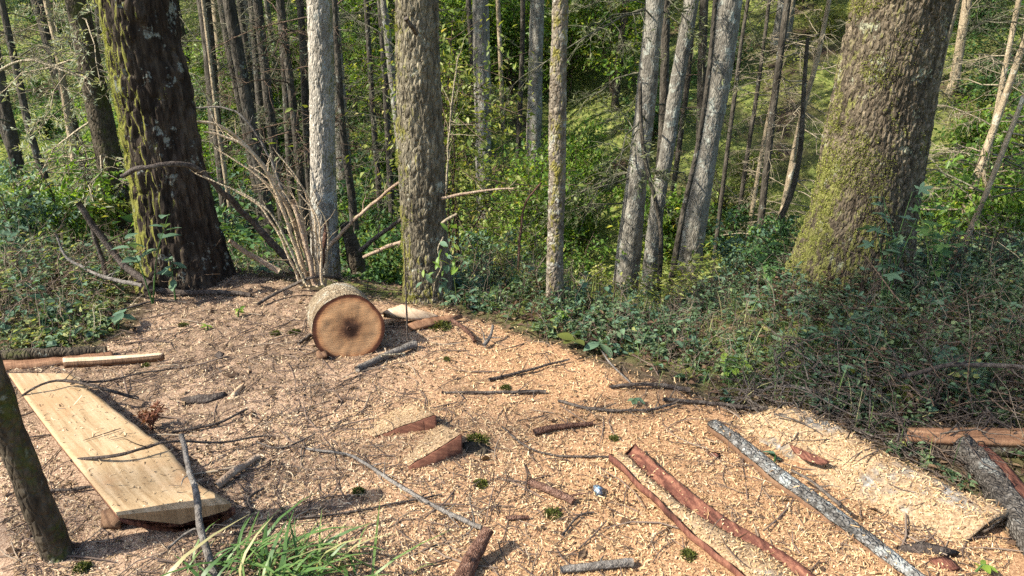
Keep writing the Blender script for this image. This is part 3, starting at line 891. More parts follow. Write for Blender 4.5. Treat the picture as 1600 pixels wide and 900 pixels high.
# ------------------------------------------------------------------ bushes
def bush_mesh(seed, H, R, nst, nlf, ls, mat, clump=26, open_=0.0):
    r = np.random.default_rng(seed)
    az = r.uniform(0, 2 * math.pi, nst)
    sp = r.uniform(0.2, 1.0, nst) * R
    hh = H * r.uniform(0.55, 1.05, nst)
    t = np.linspace(0, 1, 6)
    P = np.zeros((nst, 6, 3))
    P[..., 0] = np.cos(az)[:, None] * sp[:, None] * t ** 1.3
    P[..., 1] = np.sin(az)[:, None] * sp[:, None] * t ** 1.3
    P[..., 2] = hh[:, None] * t
    P[:, 1:] += r.normal(0, 0.03, (nst, 5, 3)) * H * 0.6
    g = Geo()
    V, q = tubes(P, (0.006 + 0.004 * H) * np.ones((nst, 1)) * (1.1 - 0.85 * t), 4)
    g.add(V, q)
    nc = max(8, nlf // clump)
    k = r.integers(0, nst, nc)
    tt = r.uniform(0.25 + open_, 1.0, nc)
    i0 = np.clip((tt * 5).astype(int), 0, 4)
    fr = (tt * 5 - i0)[:, None]
    c = P[k, i0] * (1 - fr) + P[k, i0 + 1] * fr
    e = c + r.normal(0, 1, (nc, 3)) * np.array([0.16, 0.16, 0.1]) * H
    tw = np.stack([c, (c + e) / 2 + r.normal(0, 0.02, (nc, 3)), e], 1)
    V, q = tubes(tw, np.full((nc, 3), 0.004) * np.array([1.2, 0.9, 0.5]), 3)
    g.add(V, q)
    kk = np.repeat(np.arange(nc), clump)
    f = r.uniform(0.2, 1.1, len(kk))[:, None]
    b = c[kk] * (1 - f) + e[kk] * f + r.normal(0, 0.045, (len(kk), 3)) * H
    D = nrm((e - c)[kk]) * 0.5 + r.normal(0, 0.6, (len(kk), 3)) + np.array([0, 0, -0.1])
    Nn = np.array([0, 0, 1.0]) + r.normal(0, 0.5, (len(kk), 3))
    L = ls * r.uniform(0.5, 1.3, len(kk))
    V, q, tr = leaves(b, D, Nn, L, L * r.uniform(0.4, 0.65, len(kk)), 0.2)
    g2 = Geo()
    g2.add(V, q, tr, np.repeat(np.clip(r.normal(0.45, 0.2, len(kk)) + 0.15 * r.normal(0, 1, nc)[kk], 0, 1), 4))
    return g2.mesh('foliage', M[mat]), g.mesh('stems', M['twig_brown'])

BUSH = [bush_mesh(1, 1.7, 0.9, 14, 2600, 0.10, 'leaf_bush'), bush_mesh(2, 1.1, 0.7, 12, 1900, 0.085, 'leaf_green'), bush_mesh(3, 2.6, 0.9, 9, 2600, 0.11, 'leaf_bush', 22, 0.15),
        bush_mesh(4, 0.9, 0.6, 16, 1500, 0.075, 'leaf_yellow'), bush_mesh(5, 1.4, 0.7, 10, 1800, 0.09, 'leaf_teal')]

def bush(k, x, y, s_, name='leafy_bush'):
    o = thing(name, '', 'bush', (x, y, gz(x, y) - 0.03))
    f = ob('foliage', BUSH[k][0], o)
    st = ob('stem', BUSH[k][1], o)
    o.scale = (s_, s_, s_)
    o.rotation_euler = (0, 0, random.uniform(0, 6.28))
    return o

items = []
random.seed(5)
n = 0
for _ in range(3000):
    if n >= 118: break
    y = 9.5 + 22 * random.random() ** 0.9
    x = random.uniform(-1, 1) * (0.70 * y + 1)
    if any((x - q[1][0]) ** 2 + (y - q[1][1]) ** 2 < 0.9 ** 2 for q in items): continue
    u = img_u((x, y, gz(x, y)))
    if 930 < u < 1160 and y < 13.5: continue
    if 860 < u < 1330 and (y < 13.5 or random.random() < 0.55): continue
    if 660 < u < 861 and random.random() < 0.45: continue
    if 690 < u < 1000: k = random.choice([0, 0, 2, 2, 1])
    elif u > 1180: k = random.choice([0, 3, 3, 1])
    elif u > 1000: k = random.choice([3, 0, 1, 3])
    else: k = random.choice([1, 1, 4, 0, 1])
    o = bush(k, x, y, random.uniform(0.7, 1.4))
    items.append((o, (x, y, gz(x, y))))
    n += 1
ordinal_labels(items, 'leafy bush down the slope', 'bushes on the wooded slope')

# hand-placed bushes near the rim
for (u, v, d, k, s_, lab) in [
    (898, 400, 7.2, 0, 0.55, 'bright green bush right behind the slim spotted trunk'),
    (990, 440, 7.0, 4, 0.42, 'green bush at the foot of the two grey trunks'),
    (1160, 470, 6.2, 4, 0.45, 'blue-green bush on the rim right of the leaning trunk'),
    (1215, 455, 6.0, 1, 0.5, 'low green bush on the rim beside the giant trunk'),
    (1540, 430, 8.0, 0, 0.9, 'sunny yellow-green bush at the far right edge'),
    (1585, 250, 11.0, 0, 1.0, 'bright green bush in the right edge behind dead poles'),
    (150, 330, 7.0, 3, 0.9, 'sunlit yellow bush left of the huge dark trunk'),
    (115, 380, 6.6, 0, 0.62, 'sunlit light green bush behind the broken branch'),
    (40, 420, 6.0, 4, 0.62, 'blue-green bush at the left picture edge'),
    (420, 400, 7.4, 3, 0.6, 'pale feathery bush behind the pile of branches'),
    (770, 420, 6.6, 4, 0.45, 'blue-green bush below the grey trunk with sunny top'),
    (600, 400, 6.6, 1, 0.62, 'green bush between the pale and stubbed trunks'),
    (805, 440, 6.0, 3, 0.5, 'dry yellowish bush left of the slim spotted trunk'),
    (940, 455, 6.2, 3, 0.5, 'dry yellowish bush right of the slim spotted trunk'),
]:
    p = at_y(u, v, d)
    o = bush(k, p[0], d, s_)
    o['label'] = lab

# taller leafy saplings filling the bright gap in the middle, and a feathery young larch
items = []
for i, (u, d, k, s_) in enumerate([(705, 19, 2, 1.1), (735, 22, 2, 1.2), (768, 24, 2, 1.3), (800, 21.5, 2, 1.0), (822, 25, 2, 1.4), (855, 23, 2, 1.2), (905, 25, 2, 1.4), (950, 24, 2, 1.2), (985, 27, 2, 1.3), (600, 20, 2, 1.1), (560, 16, 1, 1.5), (590, 24, 0, 1.8),
                                  (410, 19, 1, 1.6), (330, 15, 4, 1.4), (300, 20, 1, 1.8), (460, 22, 0, 1.7), (1130, 25, 0, 1.6)]):
    p = at_y(u, 200, d)
    o = bush(k, p[0], d, s_, 'leafy_sapling')
    o['category'] = 'sapling'
    items.append((o, (p[0], d, gz(p[0], d))))
ordinal_labels(items, 'tall leafy sapling', 'saplings on the wooded slope')
BUSH.append(bush_mesh(6, 2.6, 0.7, 5, 3000, 0.06, 'leaf_yellow', 20, 0.3))
p = at_y(712, 300, 8.0)
o = bush(5, p[0], 8.0, 1.15, 'feathery_sapling'); o['label'] = 'feathery yellow young tree right of the stubbed trunk'; o['category'] = 'sapling'

# ------------------------------------------------------------------ leaf cover of the whole slope (nobody could count it)
def slope_cover():
    n = 27000
    y = 6.0 + 30 * rng.random(n) ** 0.8
    x = rng.uniform(-1, 1, n) * (0.74 * y + 2)
    dens = n2(x, y, 0.5, 3, 41)
    keep = rng.random(n) < sstep(-0.55, 0.35, dens)
    x, y = x[keep], y[keep]
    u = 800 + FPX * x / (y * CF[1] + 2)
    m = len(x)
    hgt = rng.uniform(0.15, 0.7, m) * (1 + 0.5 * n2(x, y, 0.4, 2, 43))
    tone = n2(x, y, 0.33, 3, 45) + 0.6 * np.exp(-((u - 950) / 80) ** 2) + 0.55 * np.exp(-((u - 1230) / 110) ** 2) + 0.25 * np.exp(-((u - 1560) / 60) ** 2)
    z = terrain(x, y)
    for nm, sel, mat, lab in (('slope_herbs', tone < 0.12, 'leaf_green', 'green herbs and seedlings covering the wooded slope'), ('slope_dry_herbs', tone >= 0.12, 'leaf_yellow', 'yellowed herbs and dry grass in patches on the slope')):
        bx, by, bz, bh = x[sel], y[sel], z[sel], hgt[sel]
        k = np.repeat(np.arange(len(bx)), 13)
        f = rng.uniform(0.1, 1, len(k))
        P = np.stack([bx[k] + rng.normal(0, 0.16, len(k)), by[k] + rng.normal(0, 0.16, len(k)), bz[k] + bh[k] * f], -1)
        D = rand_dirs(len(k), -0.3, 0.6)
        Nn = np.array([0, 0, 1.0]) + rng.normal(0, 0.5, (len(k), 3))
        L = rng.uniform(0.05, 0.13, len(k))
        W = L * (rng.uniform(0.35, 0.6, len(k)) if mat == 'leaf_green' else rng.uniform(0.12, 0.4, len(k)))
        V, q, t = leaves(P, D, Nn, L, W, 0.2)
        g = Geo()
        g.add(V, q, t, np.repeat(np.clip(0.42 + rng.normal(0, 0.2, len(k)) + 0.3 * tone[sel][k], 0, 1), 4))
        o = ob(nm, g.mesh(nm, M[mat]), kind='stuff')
        tag(o, lab, 'undergrowth')
slope_cover()

# ------------------------------------------------------------------ undergrowth round the clearing
def ground_fine(x, y):
    x, y = np.asarray(x, float), np.asarray(y, float)
    sw = saw_mask(x, y)
    nr = sstep(6.5, 5.5, y) * sstep(5, 4, np.abs(x))
    p22 = np.stack([x * 22, y * 22, x * 0], -1)
    p9 = np.stack([x * 9, y * 9, x * 0], -1)
    return terrain(x, y) + nr * 0.008 * fbm(p22, 3, 31) + nr * (1 - sw) * 0.02 * fbm(p9, 3, 32)

SLAB4 = np.array([PZ(1500, 690, 0)[:2], PZ(1640, 860, 0)[:2]])
SLAB5 = np.array([PZ(1415, 685, 0)[:2], PZ(1660, 690, 0)[:2]])
def seg_dist(x, y, sg):
    p = np.stack([x, y], -1); ab = sg[1] - sg[0]
    t = np.clip(((p - sg[0]) @ ab) / (ab @ ab), 0, 1)
    return np.linalg.norm(p - sg[0] - t[..., None] * ab, axis=-1)

def under_points(n, xr, yr, inset=0.06, seed=0):
    x = rng.uniform(*xr, n); y = rng.uniform(*yr, n)
    sd = sd_clear(x, y) + 0.12 * n2(x, y, 2.2, 4, 11)
    k = (sd < -inset) & (np.abs(x) < 0.74 * y + 0.5) & (seg_dist(x, y, SLAB4) > 0.16) & (seg_dist(x, y, SLAB5) > 0.10)
    k &= rng.random(n) < np.clip((3.0 / np.maximum(y, 2)) ** 0.7, 0, 1)
    x, y, sd = x[k], y[k], sd[k]
    return x, y, ground_fine(x, y), sd

def herbs(name, label, xr, yr, n, per, hr, lr, mat, wr=(0.4, 0.65), seed=0, up=0.35, tone=0.0):
    x, y, z, sd = under_points(n, xr, yr, 0.08)
    den = n2(x, y, 1.6, 3, 60 + seed)
    k = rng.random(len(x)) < sstep(-0.5, 0.3, den)
    x, y, z, sd = x[k], y[k], z[k], sd[k]
    m = len(x)
    h = rng.uniform(*hr, m) * (0.35 + 0.65 * sstep(0.05, 0.8, -sd)) * (1 - 0.5 * np.exp(-((x - 1.15) / 0.7) ** 2)) * (0.75 + 0.6 * np.clip(n2(x, y, 1.1, 2, 83) + 0.3, 0, 1))
    a = rng.uniform(0, 2 * math.pi, m)
    lean = rng.uniform(0, 0.45, m)
    t = np.linspace(0, 1, 4)
    P = np.zeros((m, 4, 3))
    P[..., 0] = x[:, None] + (np.cos(a) * lean * h)[:, None] * t ** 1.4
    P[..., 1] = y[:, None] + (np.sin(a) * lean * h)[:, None] * t ** 1.4
    P[..., 2] = z[:, None] + h[:, None] * t - 0.01
    g = Geo()
    V, q = tubes(P, np.full((m, 4), 0.0024) * (1.1 - 0.6 * t), 3)
    g.add(V, q, var=0.25)
    kk = np.repeat(np.arange(m), per)
    tt = rng.uniform(0.2, 1.02, len(kk))
    i0 = np.clip((tt * 3).astype(int), 0, 2)
    fr = (tt * 3 - i0)[:, None]
    b = P[kk, i0] * (1 - fr) + P[kk, i0 + 1] * fr
    D = rand_dirs(len(kk), -0.25, up + 0.3)
    b = b + D * 0.008
    Nn = np.array([0, 0, 1.0]) + rng.normal(0, 0.42, (len(kk), 3))
    L = rng.uniform(*lr, len(kk)) * (1.15 - 0.5 * tt)
    V, q, tr = leaves(b, D, Nn, L, L * rng.uniform(*wr, len(kk)), 0.22, True)
    g.add(V, q, tr, np.repeat(np.clip(rng.normal(0.45 + tone, 0.17, len(kk)) + 0.12 * rng.normal(0, 1, m)[kk] + 0.4 * n2(x, y, 0.9, 2, 88)[kk], 0, 1), 6))
    o = ob(name, g.mesh(name, M[mat]), kind='stuff')
    return tag(o, label, 'undergrowth')

def stems(name, label, xr, yr, n, hr, mat, rr=0.0022, branch=3):
    x, y, z, sd = under_points(n, xr, yr, 0.02)
    m = len(x)
    h = rng.uniform(*hr, m) * (0.4 + 0.6 * sstep(0.0, 0.7, -sd)) * (1 - 0.4 * np.exp(-((x - 1.15) / 0.7) ** 2))
    a = rng.uniform(0, 2 * math.pi, m)
    lean = np.abs(rng.normal(0, 0.6, m))
    t = np.linspace(0, 1, 5)
    P = np.zeros((m, 5, 3))
    P[..., 0] = x[:, None] + (np.cos(a) * lean * h)[:, None] * t ** 1.5
    P[..., 1] = y[:, None] + (np.sin(a) * lean * h)[:, None] * t ** 1.5
    P[..., 2] = z[:, None] + h[:, None] * (t - 0.25 * lean[:, None] * t ** 2)
    P[:, 1:] += rng.normal(0, 0.012, (m, 4, 3))
    g = Geo()
    vv = np.clip(rng.beta(1.6, 2.4, m), 0, 1)
    V, q = tubes(P, rng.uniform(0.5, 1.5, m)[:, None] * rr * (1.1 - 0.7 * t), 3)
    g.add(V, q, var=np.repeat(vv, 15))
    kk = np.repeat(np.arange(m), branch)
    i0 = rng.integers(1, 5, len(kk))
    b = P[kk, i0]
    d = rand_dirs(len(kk), -0.1, 0.9)
    l = h[kk] * rng.uniform(0.1, 0.45, len(kk))
    t3 = np.linspace(0, 1, 3)
    P3 = b[:, None] + d[:, None] * (l[:, None] * t3)[..., None]
    P3[:, 1:] += rng.normal(0, 0.01, (len(kk), 2, 3))
    V, q = tubes(P3, np.full((len(kk), 3), rr * 0.6) * np.array([1, 0.8, 0.4]), 3)
    g.add(V, q, var=np.repeat(vv[kk], 9))
    o = ob(name, g.mesh(name, M[mat]), kind='stuff')
    return tag(o, label, 'dry stems')

def blades(x, y, z, L, W, lean_dir, lean, var, K=5):
    m = len(x)
    t = np.linspace(0, 1, K)
    d = np.stack([np.cos(lean_dir), np.sin(lean_dir), np.zeros(m)], -1)
    side = np.stack([-np.sin(lean_dir), np.cos(lean_dir), np.zeros(m)], -1)
    C = np.stack([x, y, z], -1)[:, None] + d[:, None] * (lean[:, None] * L[:, None] * t ** 1.7)[..., None]
    C[..., 2] += L[:, None] * (t - 0.62 * np.clip(lean, 0, 1.3)[:, None] * t ** 2.2)
    w = (W[:, None] * np.array([0.8, 1.0, 0.9, 0.6, 0.05][:K]))[..., None]
    tw = rng.normal(0, 0.5, m)[:, None, None]
    sv = side[:, None] * np.cos(tw * t[None, :, None]) + d[:, None] * np.sin(tw * t[None, :, None])
    V = np.stack([C - sv * w / 2, C + sv * w / 2], 2)
    idx = np.arange(m * K * 2).reshape(m, K, 2)
    q = np.stack([idx[:, :-1, 0], idx[:, :-1, 1], idx[:, 1:, 1], idx[:, 1:, 0]], -1).reshape(-1, 4)
    return V.reshape(-1, 3), q, np.repeat(var, K * 2)

def grass_cover(name, label, xr, yr, n, lr):
    x, y, z, sd = under_points(n, xr, yr, 0.05)
    k = rng.random(len(x)) < sstep(-0.2, 0.5, n2(x, y, 1.3, 3, 77))
    x, y, z = x[k], y[k], z[k]
    m = len(x)
    V, q, v = blades(x, y, z - 0.01, rng.uniform(*lr, m), rng.uniform(0.003, 0.006, m), rng.uniform(0, 6.28, m), np.abs(rng.normal(0.5, 0.35, m)), np.clip(rng.normal(0.55, 0.25, m), 0, 1))
    g = Geo(); g.add(V, q, None, v)
    return tag(ob(name, g.mesh(name, M['grass']), kind='stuff'), label, 'grass')

RX, RY = (-0.6, 6.5), (2.3, 7.6)
LX, LY = (-6.0, -1.6), (2.6, 7.4)
herbs('green_undergrowth', 'dense green herbs at the right of the clearing', RX, RY, 11500, 11, (0.08, 0.32), (0.02, 0.055), 'leaf_under', seed=1)
herbs('bluish_undergrowth', 'blue-green broad-leaved herbs at the right of the clearing', RX, RY, 5500, 8, (0.08, 0.34), (0.03, 0.085), 'leaf_teal', (0.4, 0.65), seed=2)
herbs('dry_undergrowth', 'withered brown herbs among the right-hand undergrowth', RX, RY, 3000, 8, (0.08, 0.36), (0.025, 0.06), 'dead_leaf', (0.25, 0.5), seed=3)
stems('dry_stems', 'thin dry stems through the right-hand undergrowth', RX, RY, 7500, (0.12, 0.45), 'dead_stem')
grass_cover('wild_grass', 'thin wild grass in the right-hand undergrowth', RX, RY, 9000, (0.10, 0.32))
herbs('green_undergrowth', 'green herbs at the left of the clearing', LX, LY, 5200, 9, (0.10, 0.34), (0.03, 0.065), 'leaf_under', seed=4, tone=0.08)
herbs('bluish_undergrowth', 'blue-green broad-leaved herbs at the left of the clearing', LX, LY, 1800, 7, (0.10, 0.32), (0.045, 0.09), 'leaf_teal', (0.5, 0.75), seed=5)
stems('dry_stems', 'thin dry stems left of the clearing', LX, LY, 4200, (0.12, 0.45), 'dead_stem')

# tall dry grass and reeds on the sunny rim between the slim trunk and the two grey trunks
def rim_grass():
    m = 5200
    y = rng.uniform(4.9, 7.2, m); u = rng.choice([rng.uniform(700, 860), rng.uniform(890, 1060), rng.uniform(930, 1010)], m) + rng.normal(0, 30, m)
    x = (u - 800) / FPX * (y * CF[1] + 2 * -CF[2] + 0.5)
    k = sd_clear(x, y) < -0.05
    x, y = x[k], y[k]; m = len(x)
    V, q, v = blades(x, y, terrain(x, y) - 0.02, rng.uniform(0.08, 0.30, m), rng.uniform(0.003, 0.007, m), rng.uniform(0, 6.28, m), np.abs(rng.normal(0.35, 0.25, m)), np.clip(rng.normal(0.45, 0.3, m), 0, 1))
    g = Geo(); g.add(V, q, None, v)
    tag(ob('dry_grass', g.mesh('dry_grass', M['leaf_yellow']), kind='stuff'), 'tall yellow grass on the sunny rim behind the clearing', 'grass')
rim_grass()

# dead leaves and needles lying on the forest floor outside the chips
def leaf_litter():
    n = 46000
    x = rng.uniform(-6, 6, n); y = rng.uniform(2.0, 7.5, n)
    sd = sd_clear(x, y) + 0.15 * n2(x, y, 2.2, 4, 11)
    k = (sd < 0.05) & (np.abs(x) < 0.74 * y + 0.4) & (rng.random(n) < np.clip(3.2 / y, 0, 1))
    x, y = x[k], y[k]; m = len(x)
    P = np.stack([x, y, ground_fine(x, y) + rng.uniform(0, 0.02, m)], -1)
    L = rng.uniform(0.02, 0.06, m)
    V, q, t = leaves(P, rand_dirs(m, -0.2, 0.3), np.array([0, 0, 1.0]) + rng.normal(0, 0.4, (m, 3)), L, L * rng.uniform(0.1, 0.6, m), 0.2)
    g = Geo(); g.add(V, q, t, np.repeat(np.clip(rng.normal(0.4, 0.25, m), 0, 1), 4))
    tag(ob('leaf_litter', g.mesh('leaf_litter', M['dead_leaf']), kind='stuff'), 'brown dead leaves littering the ground round the clearing', 'leaf litter')
leaf_litter()

# ------------------------------------------------------------------ plants with large leaves, each leaf a part
def lobed_leaf(mat, lobes=5, seed=0, L=1.0):
    r = np.random.default_rng(seed)
    pts = []
    n = lobes * 4
    for i in range(n + 1):
        a = -math.pi * 0.82 + 2 * math.pi * 0.82 * i / n
        rad = 0.36 + 0.17 * math.cos(a * lobes / 0.82 * 0.5 * 2) + 0.18 * math.cos(a) + 0.03 * r.normal()
        pts.append((0.42 + rad * math.cos(a), rad * math.sin(a) * 0.95))
    V = [(0, 0, 0), (0.42, 0, 0.03)] + [(px, py, 0.10 * abs(py) - 0.10 * max(0, px - 0.4) ** 2 * 2 + 0.02 * r.normal()) for px, py in pts]
    t = [(1, 2 + i, 3 + i) for i in range(n)] + [(0, 2, 1), (0, 1, n + 2)]
    V = np.array(V) * L
    return np_mesh('leaf', V, [np.array(t)], M[mat], np.full(len(V), 0.45 + 0.1 * seed % 0.3))

def oval_leaf(mat, seed=0, wid=0.5):
    K = 9
    t = np.linspace(0, 1, K)
    w = wid * np.sin(math.pi * np.clip(t, 0.02, 0.985)) ** 0.8 * 0.5
    rows = []
    for j in (-1, -0.5, 0, 0.5, 1):
        rows.append(np.stack([t, w * j, 0.12 * np.abs(j) * w * 2 - 0.22 * t ** 2 + 0.008 * np.sin(t * 30) * abs(j)], -1))
    V, q = sheet(np.stack(rows, 1))
    return np_mesh('leaf', V, [q], M[mat], np.full(len(V), 0.4 + 0.12 * (seed % 3)))

LEAF = {'lobed': [lobed_leaf('leaf_teal', 5, i) for i in range(3)], 'lobed_dark': [lobed_leaf('leaf_green', 5, i) for i in range(3)],
        'oval': [oval_leaf('leaf_teal', i) for i in range(3)], 'oval_green': [oval_leaf('leaf_bush', i, 0.42) for i in range(3)], 'long': [oval_leaf('leaf_green', i, 0.26) for i in range(3)],
        'olive': [oval_leaf('moss', i, 0.55) for i in range(2)]}

def leafy_plant(label, base, H, leaf_kind, n, lsize, spread, cat='plant', name='broad_leaf_plant', lean=(0, 0), low=0.3, group=None):
    root = thing(name, label, cat, base, group)
    nst = max(1, n // 6)
    k = 0
    for s_ in range(nst):
        a = random.uniform(0, 6.28)
        sp = spread * random.uniform(0.2, 1.0)
        tip = np.array([math.cos(a) * sp + lean[0], math.sin(a) * sp + lean[1], H * random.uniform(0.7, 1.0)])
        mid = tip * np.array([0.35, 0.35, 0.55]) + np.random.default_rng(s_).normal(0, 0.02, 3)
        P = resample(np.array([[0, 0, 0], mid, tip]), 8)
        V, q = tubes(P[None], (0.006 * (1 - 0.7 * np.linspace(0, 1, 8)))[None], 5)
        ob('stem', np_mesh('stem', V, [q], M['leaf_green'], np.full(len(V), 0.5)), root)
        per = n // nst + (1 if s_ < n % nst else 0)
        for j in range(per):
            t = low + (1 - low) * (j + random.random()) / per
            i0 = t * 7
            p = P[int(i0)] * (1 - i0 % 1) + P[min(7, int(i0) + 1)] * (i0 % 1)
            lf = ob('leaf', random.choice(LEAF[leaf_kind]), root, tuple(p))
            lf.rotation_euler = (random.gauss(0, 0.3), random.uniform(-0.45, 0.35), random.uniform(0, 6.28))
            sc_ = lsize * random.uniform(0.65, 1.2)
            lf.scale = (sc_,) * 3
    return root

random.seed(31)
pT10 = G(1328, 436)
def atg(u, v, y):
    p = at_y(u, v, y)
    return (p[0], y, gz(p[0], y))
leafy_plant('lobed blue-green sapling growing in front of the giant trunk', atg(1392, 420, 4.28), 0.80, 'lobed', 34, 0.105, 0.34, 'sapling', 'lobed_leaf_sapling', low=0.45)
leafy_plant('lobed green sapling right of the giant trunk', atg(1462, 420, 4.5), 0.76, 'lobed_dark', 30, 0.10, 0.3, 'sapling', 'lobed_leaf_sapling', low=0.3)
leafy_plant('tall broad-leaved plant before the huge dark trunk', atg(232, 440, 4.62), 0.66, 'oval', 16, 0.12, 0.2, low=0.55)
leafy_plant('small broad-leaved plant at the right foot of the huge dark trunk', atg(268, 436, 4.66), 0.42, 'oval', 10, 0.085, 0.12, low=0.4)
leafy_plant('low plant with one long pale blue-green leaf on clearing rim', G(938, 545), 0.08, 'oval', 4, 0.15, 0.12, low=0.7)
leafy_plant('low plant with olive leaves beside the clearing rim', G(905, 540), 0.08, 'olive', 5, 0.10, 0.1, low=0.6)
leafy_plant('bright lettuce-green plant at the slim trunk foot', G(890, 512), 0.10, 'oval_green', 7, 0.10, 0.12, low=0.5)
leafy_plant('pale green rosette in shade above the orange board', G(1475, 600), 0.16, 'lobed', 12, 0.13, 0.2, low=0.5)
leafy_plant('yellow-green broad leaves in shade behind the dark heap', G(1378, 625), 0.12, 'olive', 6, 0.15, 0.13, low=0.5)
leafy_plant('narrow-leaved green plant left of the giant trunk foot', atg(1195, 480, 5.1), 0.40, 'long', 22, 0.13, 0.22, low=0.3)
leafy_plant('low nettle-like green plant left of the sapling', atg(1235, 520, 4.3), 0.24, 'oval', 14, 0.075, 0.15, low=0.3)
leafy_plant('low green plant in the dry brush by clearing edge', G(1130, 600), 0.18, 'oval_green', 12, 0.075, 0.14, low=0.3)
leafy_plant('dark blue-green plant beside the dust pile at left', G(185, 515), 0.16, 'oval', 6, 0.10, 0.08, low=0.5)
leafy_plant('tiny bright green seedling on the pale chips', G(372, 495), 0.06, 'oval_green', 7, 0.045, 0.06, low=0.3)
leafy_plant('tiny seedling on chips left of the cut log', G(325, 516), 0.03, 'oval_green', 6, 0.035, 0.05, low=0.3)
leafy_plant('small dark seedling by the dead brush on the chips', G(990, 630), 0.05, 'oval', 7, 0.05, 0.05, low=0.3)
leafy_plant('sprig of green leaves beside the bark-edged board', G(1210, 722), 0.05, 'oval', 6, 0.045, 0.06, low=0.3)
leafy_plant('seedling between bark slabs at the lower right corner', G(1525, 893), 0.05, 'oval_green', 8, 0.05, 0.06, low=0.3)

# creeper on the stubbed trunk
def creeper():
    p0 = at_y(690, 470, 4.52)
    root = thing('creeper', 'green creeper climbing the right side of the stubbed trunk', 'creeper', (p0[0], p0[1], gz(p0[0], p0[1])))
    r = random.Random(3)
    path = [(676, 470), (680, 440), (690, 415), (684, 390), (693, 370)]
    W = np.array([at_y(u, v, 4.53) for u, v in path]) - np.array(root.location)
    P = resample(W, 16)
    V, q = tubes(P[None], np.full((1, 16), 0.004), 5)
    ob('stem', np_mesh('stem', V, [q], M['twig_pale']), root)
    for i in range(30):
        p = P[min(15, int(4 + r.random() * 12))]
        lf = ob('leaf', r.choice(LEAF['oval_green' if i % 2 else 'oval']), root, (p[0] + r.gauss(0, 0.045), p[1] - r.uniform(0, 0.05), p[2] + r.gauss(0, 0.05)))
        lf.rotation_euler = (r.gauss(0, 0.5), r.uniform(0, 0.9), r.uniform(3.3, 6.1))
        lf.scale = (r.uniform(0.04, 0.075),) * 3
creeper()

# ------------------------------------------------------------------ wood materials
def grain_mat(name, c0, c1, c2, scale=(26, 2.2, 1), bump=0.25, rough=0.75, stain=None):
    m = NT(name)
    v = m.n('CombineXYZ', None, X=m.attr('ga'), Y=m.attr('gl'), Z=0.0).outputs[0]
    vs_ = m.n('Mapping', None, Vector=v, Scale=scale).outputs[0]
    a = m.noise(vs_, 1.0, 6, 0.62, 0.6)
    b = m.noise(m.coord(), 60, 4, 0.7)
    f = m.math('ADD', m.math('MULTIPLY', a, 0.72), m.math('MULTIPLY', b, 0.3))
    c = m.ramp(f, [(0.36, c0), (0.5, c1), (0.64, c2)])
    if stain:
        c = m.mix(m.ramp(m.noise(m.coord(), 4.5, 4, 0.6), [(0.5, 0), (0.68, 0.8)]), c, stain)
    rid = m.noise(m.n('Mapping', None, Vector=v, Scale=(3, 75, 1)).outputs[0], 1.0, 3, 0.6)
    spk = m.noise(m.coord(), 130, 3, 0.7)
    c = m.mix(m.ramp(spk, [(0.60, 0), (0.68, 0.65)]), c, (0.10, 0.06, 0.035))
    return m.finish(c, rough, m.bump(m.math('ADD', f, m.math('MULTIPLY', rid, 0.8)), bump, 0.012), 0.2)

M['plank_wood'] = grain_mat('plank_wood', (0.25, 0.163, 0.083), (0.35, 0.247, 0.138), (0.44, 0.325, 0.20), (34, 2.5, 1), 0.25, 0.7, (0.36, 0.215, 0.11))
M['end_grain_shaded'] = grain_mat('end_grain_shaded', (0.13, 0.08, 0.042), (0.21, 0.135, 0.072), (0.30, 0.20, 0.115), (60, 60, 1), 0.4, 0.85)  # end grain, darkened beyond its own tone to paint in the plank end's shade
M['bark_rough'] = bark_mat('bark_rough', (0.025, 0.021, 0.018), (0.08, 0.07, 0.06), (0.19, 0.175, 0.155), 34, 1.0, (0.07, 0.09, 0.03), 0.1, (0, 0, 0), None, 0.2, (0.25, 0.26, 0.24), 0.9)
M['wood_red'] = grain_mat('wood_red', (0.075, 0.03, 0.018), (0.12, 0.048, 0.03), (0.19, 0.085, 0.05), (30, 30, 1), 0.5, 0.85)
M['wood_orange'] = grain_mat('wood_orange', (0.10, 0.05, 0.028), (0.20, 0.105, 0.058), (0.32, 0.19, 0.11), (30, 3, 1), 0.4, 0.8)
M['wood_brown'] = grain_mat('wood_brown', (0.06, 0.033, 0.02), (0.125, 0.07, 0.04), (0.22, 0.135, 0.08), (30, 3, 1), 0.5, 0.85)
M['wood_pale'] = grain_mat('wood_pale', (0.38, 0.25, 0.15), (0.52, 0.38, 0.25), (0.64, 0.51, 0.37), (30, 3, 1), 0.3, 0.7)
M['inner_bark'] = grain_mat('inner_bark', (0.035, 0.014, 0.010), (0.115, 0.044, 0.030), (0.24, 0.11, 0.068), (60, 12, 1), 1.0, 0.85)
M['bark_slab'] = bark_mat('bark_slab', (0.03, 0.027, 0.024), (0.115, 0.108, 0.098), (0.31, 0.30, 0.28), 32, 1.0, (0.09, 0.12, 0.04), 0.16, (0, 0, 0), None, 0.4, (0.42, 0.45, 0.43), 0.9)
M['bark_log'] = bark_mat('bark_log', (0.09, 0.062, 0.038), (0.22, 0.165, 0.105), (0.40, 0.325, 0.22), 30, 1.0, (0.20, 0.19, 0.05), 0.2, (0, 0, 0), None, 0.4, (0.46, 0.44, 0.36), 0.8)

